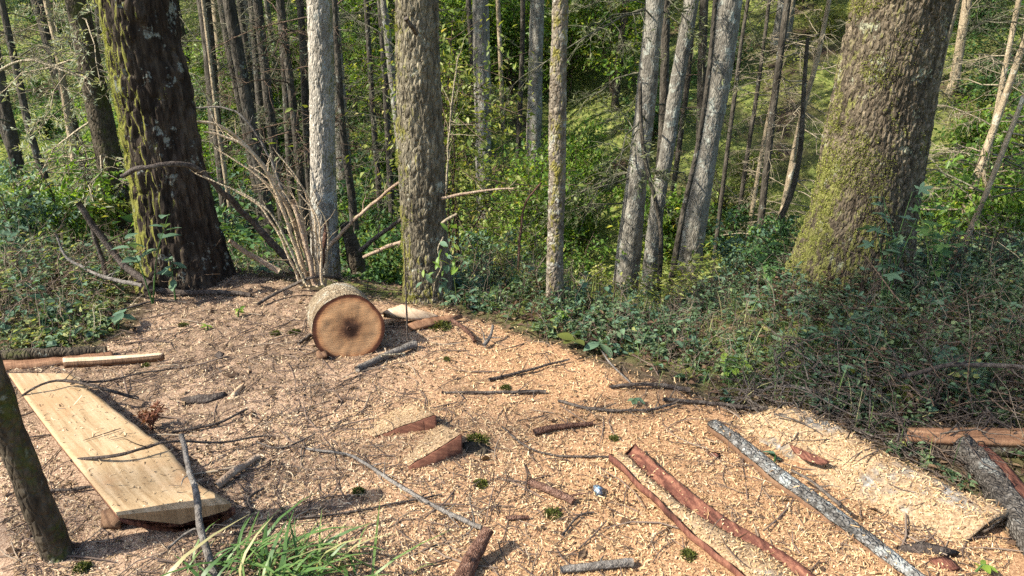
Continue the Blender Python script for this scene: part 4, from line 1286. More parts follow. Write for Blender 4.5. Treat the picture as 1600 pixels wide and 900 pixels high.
def dusty_bark(bark=True):
    m = NT('dusty_bark' if bark else 'sawdust_layer')
    v = m.coord()
    fine = m.noise(v, 90, 4, 0.7)
    sc = m.ramp(fine, [(0.25, (0.08, 0.05, 0.03)), (0.42, (0.22, 0.145, 0.085)), (0.55, (0.35, 0.25, 0.15)), (0.72, (0.47, 0.36, 0.235))])
    bk = m.ramp(m.noise(v, 30, 5, 0.65), [(0.35, (0.05, 0.045, 0.04)), (0.55, (0.19, 0.18, 0.16)), (0.7, (0.40, 0.39, 0.36))])
    k = m.ramp(m.noise(v, 4.0, 4, 0.6), [(0.56, 0), (0.66, 1)])
    return m.finish(m.mix(k, sc, bk) if bark else sc, 0.95, m.bump(fine, 0.6, 0.012), 0.1)
M['dusty_bark'] = dusty_bark()
M['sawdust_layer'] = dusty_bark(False)

def cut_face_mat():
    m = NT('cut_face')
    v = m.coord()
    ang = m.noise(v, 11, 5, 0.65)
    rad = m.math('ADD', m.attr('rad'), m.math('MULTIPLY', m.math('MULTIPLY', m.math('SUBTRACT', ang, 0.5), 0.5), m.math('SUBTRACT', 1.15, m.attr('rad'))))
    an0 = m.math('ARCTAN2', m.attr('gl'), m.attr('ga'))
    st = m.noise(m.n('CombineXYZ', None, X=m.math('SINE', an0), Y=m.math('COSINE', an0), Z=0.3).outputs[0], 7.0, 4, 0.7)
    rad = m.math('ADD', rad, m.math('MULTIPLY', m.math('MULTIPLY', m.math('SUBTRACT', st, 0.5), 0.45), m.math('SUBTRACT', 1.0, m.attr('rad'))))
    c = m.ramp(rad, [(0.0, (0.04, 0.02, 0.013)), (0.18, (0.06, 0.03, 0.019)), (0.27, (0.20, 0.10, 0.052)), (0.40, (0.42, 0.23, 0.11)), (0.74, (0.58, 0.335, 0.165)), (0.87, (0.48, 0.24, 0.11)), (0.925, (0.13, 0.048, 0.027)), (1.0, (0.075, 0.032, 0.02))])
    ring = m.n('TexWave', {'wave_type': 'RINGS', 'rings_direction': 'Z'}, Vector=m.n('CombineXYZ', None, X=m.attr('ga'), Y=m.attr('gl'), Z=0.0).outputs[0], Scale=26.0, Distortion=2.5, Detail=3.0).outputs[1]
    c = m.mix(m.math('MULTIPLY', ring, 0.22), c, m.mix(1.0, c, (0.6, 0.5, 0.42), 'MULTIPLY'))
    an = m.math('ARCTAN2', m.attr('gl'), m.attr('ga'))
    cr = m.noise(m.n('CombineXYZ', None, X=m.math('MULTIPLY', an, 5.0), Y=m.math('MULTIPLY', m.attr('rad'), 1.2), Z=0.0).outputs[0], 1.0, 3, 0.7)
    ck = m.math('MULTIPLY', m.ramp(cr, [(0.485, 0), (0.5, 1), (0.515, 0)]), m.ramp(m.attr('rad'), [(0.1, 0.8), (0.75, 0.25), (0.9, 0.0)]))
    c = m.mix(ck, c, (0.03, 0.015, 0.01))
    saw = m.noise(m.n('Mapping', None, Vector=m.n('CombineXYZ', None, X=m.attr('ga'), Y=m.attr('gl'), Z=0.0).outputs[0], Rotation=(0, 0, 0.35), Scale=(6, 140, 1)).outputs[0], 1.0, 3, 0.6)
    c = m.mix(m.ramp(saw, [(0.45, 0.0), (0.75, 0.4)]), c, m.mix(1.0, c, (1.35, 1.3, 1.2), 'MULTIPLY'))
    return m.finish(c, 0.8, m.bump(saw, 0.25, 0.006), 0.15)
M['cut_face'] = cut_face_mat()

def foil_mat():
    m = NT('crushed_foil')
    c = m.ramp(m.noise(m.coord(), 45, 2), [(0.36, (0.10, 0.14, 0.18)), (0.46, (0.20, 0.34, 0.46)), (0.54, (0.72, 0.76, 0.8))], 'CONSTANT')
    p = m.n('BsdfPrincipled', None, Base_Color=c, Roughness=0.45, Metallic=0.1)
    m.t.links.new(p.outputs[0], m.out.inputs[0])
    return m.m
M['foil'] = foil_mat()

RAYV, RAYF, RAYC = [], [], []        # surfaces that catch chips: vertices, polygons, coat
def catch(V, faces, coat):
    n = sum(len(v) for v in RAYV)
    RAYV.append(np.asarray(V, float))
    for f in faces:
        for p in np.asarray(f):
            RAYF.append([int(i) + n for i in p]); RAYC.append(coat)

def edges(pxs, z, K):
    P = np.array([PZ(u, v, z if np.isscalar(z) else z[i]) for i, (u, v) in enumerate(pxs)])
    return resample(P, K)

def slab(L, R, top, bot, M_=12, rough=0.0, rs=14, seed=0, lat=0.0):
    """closed slab between edge lines L and R (K,3); top/bot: height offsets over s in 0..1. Returns V, quads, tris, ga, gl"""
    K = len(L)
    s = np.linspace(0, 1, M_)
    gl = np.concatenate([[0], np.cumsum(np.linalg.norm(np.diff((L + R) / 2, axis=0), axis=1))])
    wid = np.linalg.norm(R - L, axis=1)
    base = L[:, None] * (1 - s)[None, :, None] + R[:, None] * s[None, :, None]
    kk = np.linspace(0, 1, K)
    T = base.copy(); B = base.copy()
    T[..., 2] += np.array([[top(a, k) for a in s] for k in kk])
    B[..., 2] += np.array([[bot(a, k) for a in s] for k in kk])
    if rough:
        T[..., 2] += rough * fbm(T * rs + seed, 4, seed)
        B[..., 2] += rough * fbm(B * rs + seed + 9, 4, seed)
    if lat:
        T[..., 0] += lat * fbm(T * 6 + seed, 3, seed); B[..., 0] += lat * fbm(T * 6 + seed, 3, seed)
    Sx = np.concatenate([T, B[:, ::-1]], 1)
    V, q, t = loft(Sx)
    ga = np.concatenate([s, s[::-1]])[None] * wid[:, None]
    ga = np.append(ga.ravel(), [wid[0] / 2, wid[-1] / 2])
    gll = np.append(np.repeat(gl, 2 * M_), [gl[0], gl[-1]])
    return V, q, t, ga, gll

def part(name, G_, mat, parent, origin, smooth=False):
    V, q, t, ga, gl = G_
    return ob(name, np_mesh(name, V - origin, [q, t], M[mat], None, smooth, {'ga': ga, 'gl': gl}), parent)

def slab_thing(name, label, cat, origin):
    return thing(name, label, cat, origin), np.asarray(origin, float)

# ------------------------------------------------------------------ the sawn plank at left
zt = 0.115
K = 60
PL = edges([(13, 583), (40, 622), (82, 678), (130, 738), (185, 805)], zt, K)
PR = edges([(110, 583), (162, 627), (222, 672), (264, 704), (310, 756), (340, 772), (362, 787)], zt, K)
PR += np.stack([0.012 * fbm(PR * 9, 3, 5), 0.008 * fbm(PR * 9 + 4, 3, 6), 0 * PR[:, 0]], -1)
root, o0 = slab_thing('sawn_plank', 'thick pale sawn plank with live edge lying at left', 'plank', (PL[-1] + PR[-1]) / 2 * [1, 1, 0])
belly = lambda s, k: -0.014 - 0.070 * math.sin(math.pi * min(1, max(0, s)) ** 1.15) ** 0.75
gp = slab(PL, PR, lambda s, k: 0.0, belly, 16)
part('wood', (gp[0], gp[1], gp[2][:0], gp[3], gp[4]), 'plank_wood', root, o0)
part('cut_end', (gp[0], gp[1][:0], gp[2], gp[3], gp[4]), 'end_grain_shaded', root, o0)
catch(gp[0], [gp[1]], 0.07)
outer = lambda s, k: belly(s, k) - 0.020 - 0.012 * s
gp2 = slab(PL + [0.004, 0, 0], PR + [0.012, 0.0, 0.0], lambda s, k: belly(s, k) - 0.001 - 0.014 * max(0, s - 0.5), outer, 16, 0.006, 20, 4)
part('bark', gp2, 'inner_bark', root, o0)

# wedge of wood under the plank
def hull(name, pts, mat, parent=None, origin=None, cuts=2, rough=0.006, seed=0, rs=18, coat=None):
    import bmesh
    bm = bmesh.new()
    for p in pts:
        bm.verts.new(p)
    bmesh.ops.convex_hull(bm, input=bm.verts)
    bmesh.ops.delete(bm, geom=[v for v in bm.verts if not v.link_faces], context='VERTS')
    bmesh.ops.subdivide_edges(bm, edges=bm.edges[:], cuts=cuts, use_grid_fill=True)
    bmesh.ops.triangulate(bm, faces=bm.faces[:])
    bm.verts.index_update()
    V = np.array([v.co for v in bm.verts])
    F = np.array([[v.index for v in f.verts] for f in bm.faces])
    bm.free()
    V = V + rough * np.stack([fbm(V * rs + seed + i * 5, 3, seed + i) for i in range(3)], -1)
    if coat is not None:
        catch(V, [F], coat)
    o_ = np.zeros(3) if origin is None else np.asarray(origin, float)
    me = np_mesh(name, V - o_, [F], M[mat], None, False, {'ga': V[:, 0] + V[:, 2], 'gl': V[:, 1]})
    ob_ = ob(name, me, parent, (0, 0, 0) if parent is not None else tuple(o_))
    return ob_

def px_hull(name, label, cat, pts, mat, **kw):
    P = [PZ(u, v, z) for u, v, z in pts]
    c = np.mean(P, 0); c[2] = 0
    return tag(hull(name, P, mat, None, c, **kw), label, cat)

px_hull('wood_wedge', 'dark reddish wood wedge propped under the plank end', 'wood block', [(158, 800, 0.05), (174, 792, 0.06), (190, 812, 0.055), (188, 828, 0.0), (158, 826, 0.0), (178, 802, 0.0)], 'wood_brown', seed=2)

# ------------------------------------------------------------------ the cut log
def cut_log():
    R0, Lg = 0.199, 0.40
    face = at_y(545, 513, 3.93)
    c = G(546, 568)
    ax = nrm(np.array([-0.33, 0.92, -0.17]))            # away from the camera, to the left
    root = thing('cut_log', 'short cut log showing its round end with dark heart', 'log', (c[0], c[1], c[2]))
    sx = nrm(np.cross(ax, [0, 0, 1.0])); sz = np.cross(sx, ax)
    seg, K = 110, 46
    th = np.arange(seg) * 2 * math.pi / seg
    shape = 1 + 0.035 * np.cos(2 * th + 0.6) + 0.022 * np.cos(3 * th + 2.0) + 0.012 * np.cos(5 * th)
    t = np.linspace(0, Lg, K)
    dirs = np.cos(th)[:, None] * sx + np.sin(th)[:, None] * sz
    P = face[None, None] + ax[None, None] * t[:, None, None] + dirs[None] * (R0 * shape)[None, :, None]
    p = P * np.array([34, 34, 34.0])
    f1, f2 = worley(p + 0.4 * fbm(p, 2, 3)[..., None], 5)
    peel = sstep(-0.1, 0.3, fbm(P * 7 + 3, 3, 12))
    d = 0.005 * (sstep(0, 0.35, f2 - f1) - 0.6) * peel - 0.006 * (1 - peel)
    d[0] = 0
    P = P + dirs[None] * d[..., None]
    V, q, tr = loft(P, False)
    o_ = np.array(root.location)
    ob('bark', np_mesh('bark', V - o_, [q], M['bark_log']), root)
    nr = 26
    rr = np.linspace(0, 1, nr)[1:]
    FV = [face]
    for k, r in enumerate(rr):
        FV.append(face + dirs * (R0 * shape * r)[:, None] * (0.997 if k == nr - 2 else 1) - ax * (0.002 + 0.002 * vnoise(dirs * r * 6, 3))[:, None])
    FV = np.vstack(FV)
    idx = 1 + np.arange((nr - 1) * seg).reshape(nr - 1, seg)
    q = np.stack([idx[:-1], np.roll(idx, -1, 1)[:-1], np.roll(idx, -1, 1)[1:], idx[1:]], -1).reshape(-1, 4)
    tr = np.stack([np.zeros(seg, int), idx[0], np.roll(idx[0], -1)], -1)
    ga = (FV - face) @ sx; gl = (FV - face) @ sz
    rad = np.append([0], np.repeat(rr, seg))
    cx, cz = 0.02, -0.01
    rad = np.clip(np.sqrt((ga - cx * (1 - rad)) ** 2 + (gl - cz * (1 - rad)) ** 2) / R0, 0, 1) * 0.5 + rad * 0.5
    ob('cut_face', np_mesh('cut_face', FV - o_, [q, tr], M['cut_face'], None, True, {'ga': ga - cx, 'gl': gl - cz, 'rad': rad}), root)
    be = face + ax * Lg
    BV = np.vstack([be[None], P[-1]])
    tr = np.stack([np.zeros(seg, int), 1 + (np.arange(seg) + 1) % seg, 1 + np.arange(seg)], -1)
    ob('back_face', np_mesh('back_face', BV - o_, [tr], M['wood_orange'], None, False, {'ga': BV[:, 0], 'gl': BV[:, 2]}), root)
cut_log()
px_hull('wood_chunk', 'reddish wood chunk wedged under the left of the log', 'wood block', [(494, 548, 0.05), (508, 545, 0.06), (512, 556, 0.05), (494, 562, 0.0), (510, 562, 0.0), (500, 548, 0.0)], 'wood_brown', seed=9)
px_hull('split_slab', 'pale split slab with orange edge right of the log', 'wood slab', [(598, 487, 0.10), (628, 475, 0.12), (660, 486, 0.09), (690, 494, 0.04), (684, 500, 0.02), (640, 499, 0.05), (600, 496, 0.04), (640, 500, 0.0)], 'wood_pale', seed=4, rough=0.01)
px_hull('split_slab', 'orange splintered slab lying lower right of the log', 'wood slab', [(634, 508, 0.04), (660, 497, 0.06), (722, 491, 0.05), (724, 497, 0.03), (690, 505, 0.02), (650, 517, 0.0), (640, 516, 0.02), (715, 502, 0.0)], 'wood_orange', seed=5, rough=0.012)

# ------------------------------------------------------------------ notch blocks in the middle
def notch_block(label, Lpx, Rpx, seed):
    """wedge: dusty top sloping from the ground up to a ridge, sawn red face below the ridge"""
    L_ = resample(np.array([PZ(u, v, z) for u, v, z in Lpx]), 26)
    R_ = resample(np.array([PZ(u, v, z) for u, v, z in Rpx]), 26)
    R_ += np.stack([0.010 * fbm(R_ * 16 + seed, 3, seed), 0.010 * fbm(R_ * 16 + seed + 5, 3, seed), 0.012 * fbm(R_ * 18 + 9, 3, seed)], -1)
    zl, zr = L_[:, 2].mean(), R_[:, 2]
    root, o0 = slab_thing('notch_block', label, 'wood block', (L_[13] + R_[13]) / 2 * [1, 1, 0])
    f = lambda s, k: -(zl * (1 - s) + float(np.interp(k, np.linspace(0, 1, 26), zr)) * s) - 0.04
    g_ = slab(L_, R_, lambda s, k: 0.0, f, 20, 0.003, 48, seed)
    g_ = (g_[0], g_[1], g_[2], g_[0][:, 0] * 0.8 + g_[0][:, 2] * 1.7, g_[0][:, 1] + g_[0][:, 2] * 0.6)
    part('wood', g_, 'wood_red', root, o0)
    gd = slab(L_ + [0, 0, 0.004], L_ * 0.06 + R_ * 0.94 + [0, 0, 0.004], lambda s, k: 0.010 * math.sin(math.pi * s) ** 0.5, lambda s, k: 0.0, 14, 0.003, 40, seed)
    part('dust', gd, 'sawdust_layer', root, o0, True)
    catch(gd[0], [gd[1]], 0.7)
notch_block('reddish wedge of wood with dusty top, farther of two', [(558, 668, -0.01), (640, 632, 0.05)], [(584, 683, 0.05), (682, 650, 0.13)], 6)
notch_block('reddish wedge of wood with dusty top, nearer of two', [(606, 716, -0.01), (684, 664, 0.06)], [(640, 730, 0.06), (722, 680, 0.13)], 7)

# ------------------------------------------------------------------ bark trough filled with chips
K = 70
L_ = edges([(953, 708), (990, 742), (1032, 787), (1075, 826), (1115, 860), (1172, 905), (1230, 950)], 0.075, K)
R_ = edges([(992, 694), (1030, 730), (1078, 770), (1130, 805), (1180, 838), (1230, 868), (1290, 915), (1330, 950)], 0.06, K)
for E_, sd_ in ((L_, 3), (R_, 4)):
    E_ += np.stack([0.014 * fbm(E_ * 8 + sd_, 3, sd_), 0.008 * fbm(E_ * 8 + sd_ + 2, 3, sd_), 0.006 * fbm(E_ * 12 + 7, 2, sd_)], -1)
root, o0 = slab_thing('bark_trough', 'curled reddish bark sheet filled with chips, lower right', 'bark', (L_[-20] + R_[-20]) / 2 * [1, 1, 0])
dish = lambda s, k: -0.050 * (1 - abs(2 * s - 1) ** 2.6) + (0.0 if s < 0.5 else 0.006)
gp = slab(L_, R_, dish, lambda s, k: dish(s, k) - 0.014 - (0.02 if s < 0.08 else 0), 22, 0.006, 26, 2)
part('bark', gp, 'inner_bark', root, o0)
catch(gp[0], [gp[1]], 0.10)
fr_ = (0.58 + 0.34 * sstep(0.35, 0.75, np.linspace(0, 1, K)) + 0.05 * vnoise(L_ * 12, 4))[:, None]
Lf = L_ * 0.84 + R_ * 0.16; Rf = L_ * (1 - fr_) + R_ * fr_
gf = slab(Lf, Rf, lambda s, k: -0.024 + 0.014 * math.sin(math.pi * s), lambda s, k: -0.045, 8, 0.008, 14, 5)
part('chip_fill', gf, 'dusty_bark', root, o0, True)
catch(gf[0], [gf[1]], 1.0)

# ------------------------------------------------------------------ bark-edged board
K = 80
L_ = edges([(1106, 660), (1150, 694), (1200, 737), (1262, 782), (1330, 832), (1395, 880), (1440, 915)], 0.055, K)
R_ = edges([(1124, 658), (1170, 690), (1226, 735), (1290, 780), (1360, 832), (1424, 882), (1470, 918)], 0.06, K)
L_ += np.stack([0.008 * fbm(L_ * 9, 3, 3), 0.005 * fbm(L_ * 9 + 2, 3, 4), 0 * L_[:, 0]], -1)
root, o0 = slab_thing('bark_edged_board', 'long narrow board with grey lichened bark at lower right', 'board', (L_[-20] + R_[-20]) / 2 * [1, 1, 0])
gp = slab(L_, R_, lambda s, k: 0.012 * math.sin(math.pi * s), lambda s, k: -0.014, 10, 0.006, 40, 7)
part('bark', gp, 'bark_slab', root, o0)
Lw, Rw = L_ + [0.004, 0.0, 0], R_ - [0.004, 0, 0]
gw = slab(Lw, Rw, lambda s, k: -0.0145, lambda s, k: -0.062, 6, 0.003, 20, 8)
part('wood', gw, 'wood_brown', root, o0)
catch(gp[0], [gp[1]], 0.03)

# ------------------------------------------------------------------ half-round slab buried in chips
K = 90
L_ = edges([(1128, 664), (1180, 698), (1240, 740), (1310, 790), (1390, 836), (1480, 868)], -0.01, K)
R_ = edges([(1236, 654), (1275, 672), (1330, 700), (1400, 742), (1480, 782), (1578, 826)], 0.0, K)
root, o0 = slab_thing('half_round_slab', 'half-round bark slab buried in pale chips at right', 'slab', (L_[40] + R_[40]) / 2 * [1, 1, 0])
end = lambda k: 0.35 + 0.65 * min(1, k / 0.12) ** 0.5
arch = lambda s, k: 0.10 * end(k) * (sstep(0.0, 0.72, s) - 0.40 * sstep(0.80, 1.0, s)) + 0.012
gp = slab(L_, R_, arch, lambda s, k: arch(s, k) - 0.03, 26, 0.014, 11, 9)
part('bark', gp, 'dusty_bark', root, o0, True)
catch(gp[0], [gp[1]], 0.85)
gw = slab(L_ * 0.45 + R_ * 0.55, L_ * 0.04 + R_ * 0.96, lambda s, k: arch(0.55 + 0.41 * s, k) - 0.046, lambda s, k: arch(0.55 + 0.41 * s, k) - 0.062, 14)
part('wood', gw, 'wood_pale', root, o0)
def bark_flake(label, pts, mat='inner_bark', lift=0.02, seed=0, coat=0.15):
    return px_hull('bark_flake', label, 'bark flake', [(u, v, lift + z) for (u, v, z) in pts], mat, seed=seed, rough=0.004, coat=coat)
bark_flake('reddish bark flake on the chips of the half-round slab', [(1232, 693, 0.08), (1262, 706, 0.09), (1300, 722, 0.09), (1285, 727, 0.07), (1255, 718, 0.065), (1240, 708, 0.06), (1265, 716, 0.03)], lift=0.0, seed=3)
bark_flake('reddish bark flake in the chips at bottom right', [(1450, 872, 0.03), (1480, 868, 0.05), (1502, 888, 0.04), (1490, 897, 0.01), (1458, 892, 0.01)], lift=0.0, seed=4)
bark_flake('small reddish flake between the trough and the board', [(1105, 705, 0.01), (1125, 708, 0.02), (1124, 716, 0.01), (1108, 714, 0.0)], lift=0.0, seed=5)
bark_flake('dark jagged bark piece near the lower right end', [(1395, 855, 0.03), (1440, 845, 0.06), (1500, 862, 0.05), (1490, 872, 0.02), (1410, 872, 0.0)], 'stick_dark', 0.0, 6)

# bark slab with red stripe, and the orange board behind it
K = 60
L_ = edges([(1488, 692), (1520, 726), (1552, 775), (1590, 830), (1640, 900)], 0.07, K)
R_ = edges([(1540, 690), (1572, 720), (1606, 760), (1650, 815), (1710, 885)], 0.07, K)
root, o0 = slab_thing('bark_slab', 'rough grey bark slab with red stripe at right edge', 'slab', (L_[30] + R_[30]) / 2 * [1, 1, 0])
Mid = L_ * 0.48 + R_ * 0.52
hump = lambda s, k: 0.03 * math.sin(math.pi * (0.15 + 0.55 * s))
part('bark', slab(L_, Mid, hump, lambda s, k: -0.07, 12, 0.014, 30, 3), 'bark_rough', root, o0)
part('inner_bark', slab(Mid + [0.002, 0, 0], R_, lambda s, k: hump(1, k) - 0.012 - 0.02 * s, lambda s, k: -0.07, 8, 0.006, 20, 4), 'inner_bark', root, o0)
K = 40
L_ = edges([(1415, 684), (1480, 688), (1560, 690), (1660, 694)], 0.09, K)
R_ = edges([(1420, 668), (1480, 668), (1560, 668), (1660, 670)], 0.10, K)
root, o0 = slab_thing('orange_board', 'orange-brown sawn board lying in shade at the right edge', 'board', (L_[20] + R_[20]) / 2 * [1, 1, 0])
part('wood', slab(L_, R_, lambda s, k: 0, lambda s, k: -0.028, 8, 0.006, 14, 6), 'wood_orange', root, o0)
part('bark', slab(L_, R_, lambda s, k: -0.029, lambda s, k: -0.09, 8, 0.012, 18, 7), 'bark_mossy', root, o0)

# slabs at the left edge
K = 40
L_ = edges([(-60, 574), (20, 571), (100, 563), (178, 553)], 0.03, K)
R_ = edges([(-60, 558), (20, 556), (100, 552), (172, 543)], 0.04, K)
root, o0 = slab_thing('orange_slab', 'orange broken slab lying beyond the plank at left edge', 'slab', (L_[20] + R_[20]) / 2 * [1, 1, 0])
part('wood', slab(L_, R_, lambda s, k: -0.018 * (s > 0.55), lambda s, k: -0.055, 12, 0.007, 24, 6), 'wood_orange', root, o0)
K = 30
L_ = edges([(98, 565), (170, 561), (252, 554)], 0.040, K)
R_ = edges([(98, 559), (170, 556), (256, 551)], 0.045, K)
root, o0 = slab_thing('wood_splinter', 'long thin pale splinter beside the orange slab', 'splinter', (L_[15] + R_[15]) / 2 * [1, 1, 0])
part('wood', slab(L_, R_, lambda s, k: 0, lambda s, k: -0.008, 5, 0.002, 20, 6), 'wood_pale', root, o0)
part('bark', slab(L_, R_, lambda s, k: -0.0085, lambda s, k: -0.04, 5, 0.004, 20, 8), 'wood_brown', root, o0)

# ------------------------------------------------------------------ sticks and fallen branches
def stick(label, pts, r0, r1, mat, mode='L', twigs=0, name='fallen_stick', cat='stick', seed=0, tl=0.12, cap=None, seg=8, knob=0.15):
    """pts (u, v, lift or distance); r0 at the first point, r1 at the last"""
    W = np.array([G(u, v, a) if mode == 'L' else at_y(u, v, a) for u, v, a in pts])
    r = np.random.default_rng(seed + len(label))
    n = max(14, int(np.linalg.norm(np.diff(W, axis=0), axis=1).sum() / 0.03))
    n = min(n, 70)
    P = resample(W, n)
    P[1:-1] += np.stack([vnoise(P[1:-1] * 14 + k * 9, seed + k) for k in range(3)], -1) * min(r0, 0.012) * 0.55
    R = np.linspace(r0, r1, n) * (1 + knob * vnoise(P * 25, seed + 5))
    V, q = tubes(P[None], R[None], seg)
    g = Geo()
    g.add(V, q)
    c = np.vstack([P[0], P[-1]])
    tr = [[j, (j + 1) % seg, n * seg] for j in range(seg)] + [[(n - 1) * seg + (j + 1) % seg, (n - 1) * seg + j, n * seg + 1] for j in range(seg)]
    g2 = Geo(); g2.add(np.vstack([V, c]), q, tr)
    o0 = W[-1] if W[-1][2] < W[0][2] else W[0]
    for k in range(twigs):
        i = int(r.integers(1, n - 1))
        tg = nrm(P[min(n - 1, i + 1)] - P[i - 1])
        d = nrm(tg * r.uniform(0.3, 1.0) + r.normal(0, 0.6, 3) + np.array([0, 0, 0.18]))
        l = tl * r.uniform(0.4, 1.3)
        t4 = np.linspace(0, 1, 5)[:, None]
        tp = P[i] + d * l * t4 + r.normal(0, 0.06, (5, 3)) * l * t4
        tp[:, 2] = np.maximum(tp[:, 2], min(P[i, 2], tp[0, 2]) - 0.02)
        Vt, qt = tubes(tp[None], (max(0.0012, R[i] * 0.42) * (1.1 - 0.85 * t4[:, 0]))[None], 4)
        g2.add(Vt, qt)
    o = ob(name, None or g2.mesh(name, M[mat]), None)
    o.data.transform(Matrix.Translation(-Vector(o0)))
    o.location = tuple(o0)
    return tag(o, label, cat)

M['stalk'] = bark_mat('stalk', (0.22, 0.16, 0.10), (0.38, 0.29, 0.19), (0.55, 0.45, 0.32), 40, 1.0, bump=0.4)
# brushwood piled behind the log
stick('long tan curved branch, highest of the fan behind log', [(496, 446, 4.85), (458, 345, 4.8), (420, 272, 4.75), (378, 222, 4.7), (338, 195, 4.65), (308, 189, 4.6)], 0.018, 0.007, 'stalk', 'Y', 8, 'fallen_branch', 'branch', 1, 0.25)
stick('tan branch just under the highest of the fan', [(482, 444, 4.75), (448, 345, 4.7), (412, 262, 4.65), (372, 222, 4.6), (318, 206, 4.55)], 0.016, 0.006, 'stalk', 'Y', 7, 'fallen_branch', 'branch', 2, 0.22)
stick('short snapped pale stake rising from the fan of branches', [(492, 446, 4.7), (473, 362, 4.7), (457, 312, 4.7)], 0.018, 0.014, 'stick_tan', 'Y', 0, 'fallen_branch', 'branch', 3)
stick('straight bare pole slanting right against the stubbed trunk', [(494, 412, 5.3), (545, 352, 5.25), (590, 312, 5.2), (626, 284, 5.1)], 0.015, 0.010, 'stick_tan', 'Y', 3, 'fallen_branch', 'branch', 4)
stick('dark pole slanting right below the bare pole', [(562, 392, 5.6), (596, 365, 5.5), (630, 340, 5.3)], 0.018, 0.014, 'stick_dark', 'Y', 2, 'fallen_branch', 'branch', 5)
stick('pale mossy limb low against the stubbed trunk', [(568, 402, 5.1), (600, 388, 5.05), (630, 378, 5.0)], 0.011, 0.013, 'stick_tan', 'Y', 3, 'fallen_branch', 'branch', 6)
stick('dark limb arching in front of the huge dark trunk', [(190, 276, 4.55), (222, 262, 4.55), (285, 256, 4.65), (325, 278, 4.8), (392, 345, 5.05), (458, 414, 5.2)], 0.014, 0.026, 'stick_dark', 'Y', 3, 'fallen_branch', 'branch', 7, 0.12)
stick('tan snapped branch lying between huge trunk and log', [(358, 376, 4.9), (380, 392, 4.95), (408, 408, 5.0), (436, 424, 5.0)], 0.014, 0.024, 'stick_tan', 'Y', 2, 'fallen_branch', 'branch', 8)
stick('dark stake touching the pale trunk foot', [(502, 418, 5.15), (506, 380, 5.15), (510, 345, 5.2)], 0.020, 0.014, 'stick_red', 'Y', 0, 'fallen_branch', 'branch', 9)
stick('grey bent branch arching high beyond the fan', [(452, 330, 5.8), (425, 255, 5.8), (388, 192, 5.8), (350, 168, 5.8), (306, 168, 5.8)], 0.012, 0.006, 'stick_grey', 'Y', 6, 'fallen_branch', 'branch', 10, 0.2)
stick('broken dark trunk stump right of the pale trunk', [(560, 424, 6.0), (552, 390, 6.0), (540, 350, 6.0)], 0.075, 0.05, 'bark_mossy', 'Y', 0, 'broken_stump', 'stump', 11, seg=12)
stick('bare side limb sticking out right of the stubbed trunk', [(690, 310, 4.7), (720, 303, 4.7), (765, 297, 4.7), (802, 295, 4.7)], 0.010, 0.005, 'stick_tan', 'Y', 6, 'side_limb', 'branch', 12, 0.1)
stick('short broken limb low on the right of the stubbed trunk', [(690, 350, 4.75), (702, 342, 4.75), (714, 334, 4.75)], 0.010, 0.008, 'twig_pale', 'Y', 0, 'side_limb', 'branch', 13)
stick('snapped branch stub high on the stubbed trunk', [(651, 52, 4.68), (644, 42, 4.55), (634, 28, 4.50)], 0.016, 0.012, 'stick_dark', 'Y', 0, 'side_limb', 'branch stub', 14)
stick('pale arching dead branch at the left edge', [(-10, 118, 6.0), (18, 100, 6.0), (52, 95, 6.0), (92, 108, 6.0), (135, 122, 6.0)], 0.012, 0.006, 'twig_pale', 'Y', 9, 'dead_branch', 'branch', 15, 0.22)
stick('thin upright sapling stem right of the stubbed trunk', [(697, 300, 6.6), (701, 220, 6.6), (708, 150, 6.6), (716, 85, 6.6)], 0.011, 0.006, 'twig_pale', 'Y', 16, 'bare_sapling', 'sapling', 16, 0.35)
stick('slim dark twig standing upright beside the log', [(637, 532, 3.98), (635, 470, 3.98), (632, 380, 3.98)], 0.006, 0.003, 'stick_dark', 'Y', 1, 'upright_twig', 'twig', 17, 0.08)
stick('reddish snapped stem left of the slim spotted trunk', [(808, 450, 5.6), (812, 380, 5.6), (820, 320, 5.6), (846, 285, 5.6)], 0.012, 0.007, 'stick_red', 'Y', 6, 'dead_sapling', 'sapling', 18, 0.18)
stick('broken brown branch leaning at the left of the clearing', [(122, 316, 4.9), (150, 358, 4.9), (188, 408, 4.85), (236, 446, 4.7)], 0.020, 0.026, 'stick_dark', 'Y', 3, 'fallen_branch', 'branch', 19)
stick('dark prop branch under the broken brown branch', [(142, 352, 4.95), (158, 400, 4.95), (170, 436, 4.9)], 0.014, 0.018, 'stick_dark', 'Y', 1, 'fallen_branch', 'branch', 20)
stick('pale bent branch at the foot of the broken branch', [(88, 366, 4.9), (102, 400, 4.85), (130, 418, 4.8), (166, 434, 4.7), (222, 446, 4.6)], 0.008, 0.014, 'stick_grey', 'Y', 4, 'fallen_branch', 'branch', 21)
# many thin dry stalks in the fan behind the log
fr = random.Random(21)
for i in range(10):
    f = i / 9.0
    bx, by = 472 + 36 * f, 448 - 6 * fr.random()
    tx, ty = 296 + 190 * f + fr.uniform(-8, 8), 215 + 55 * abs(f - 0.35) * 2 + fr.uniform(-25, 35)
    cx_, cy_ = bx + (tx - bx) * 0.42 + 10, by + (ty - by) * 0.62 - 8
    yy = fr.uniform(4.55, 4.9)
    stick('thin dry stalk, %s from the left in the fan behind log' % ORD[i], [(bx, by, yy), (cx_, cy_, yy), (tx, ty, yy)], 0.0105, 0.0035, fr.choice(['stalk', 'stalk', 'twig_pale']), 'Y', 6, 'dry_stalk', 'stalk', 90 + i, 0.16)
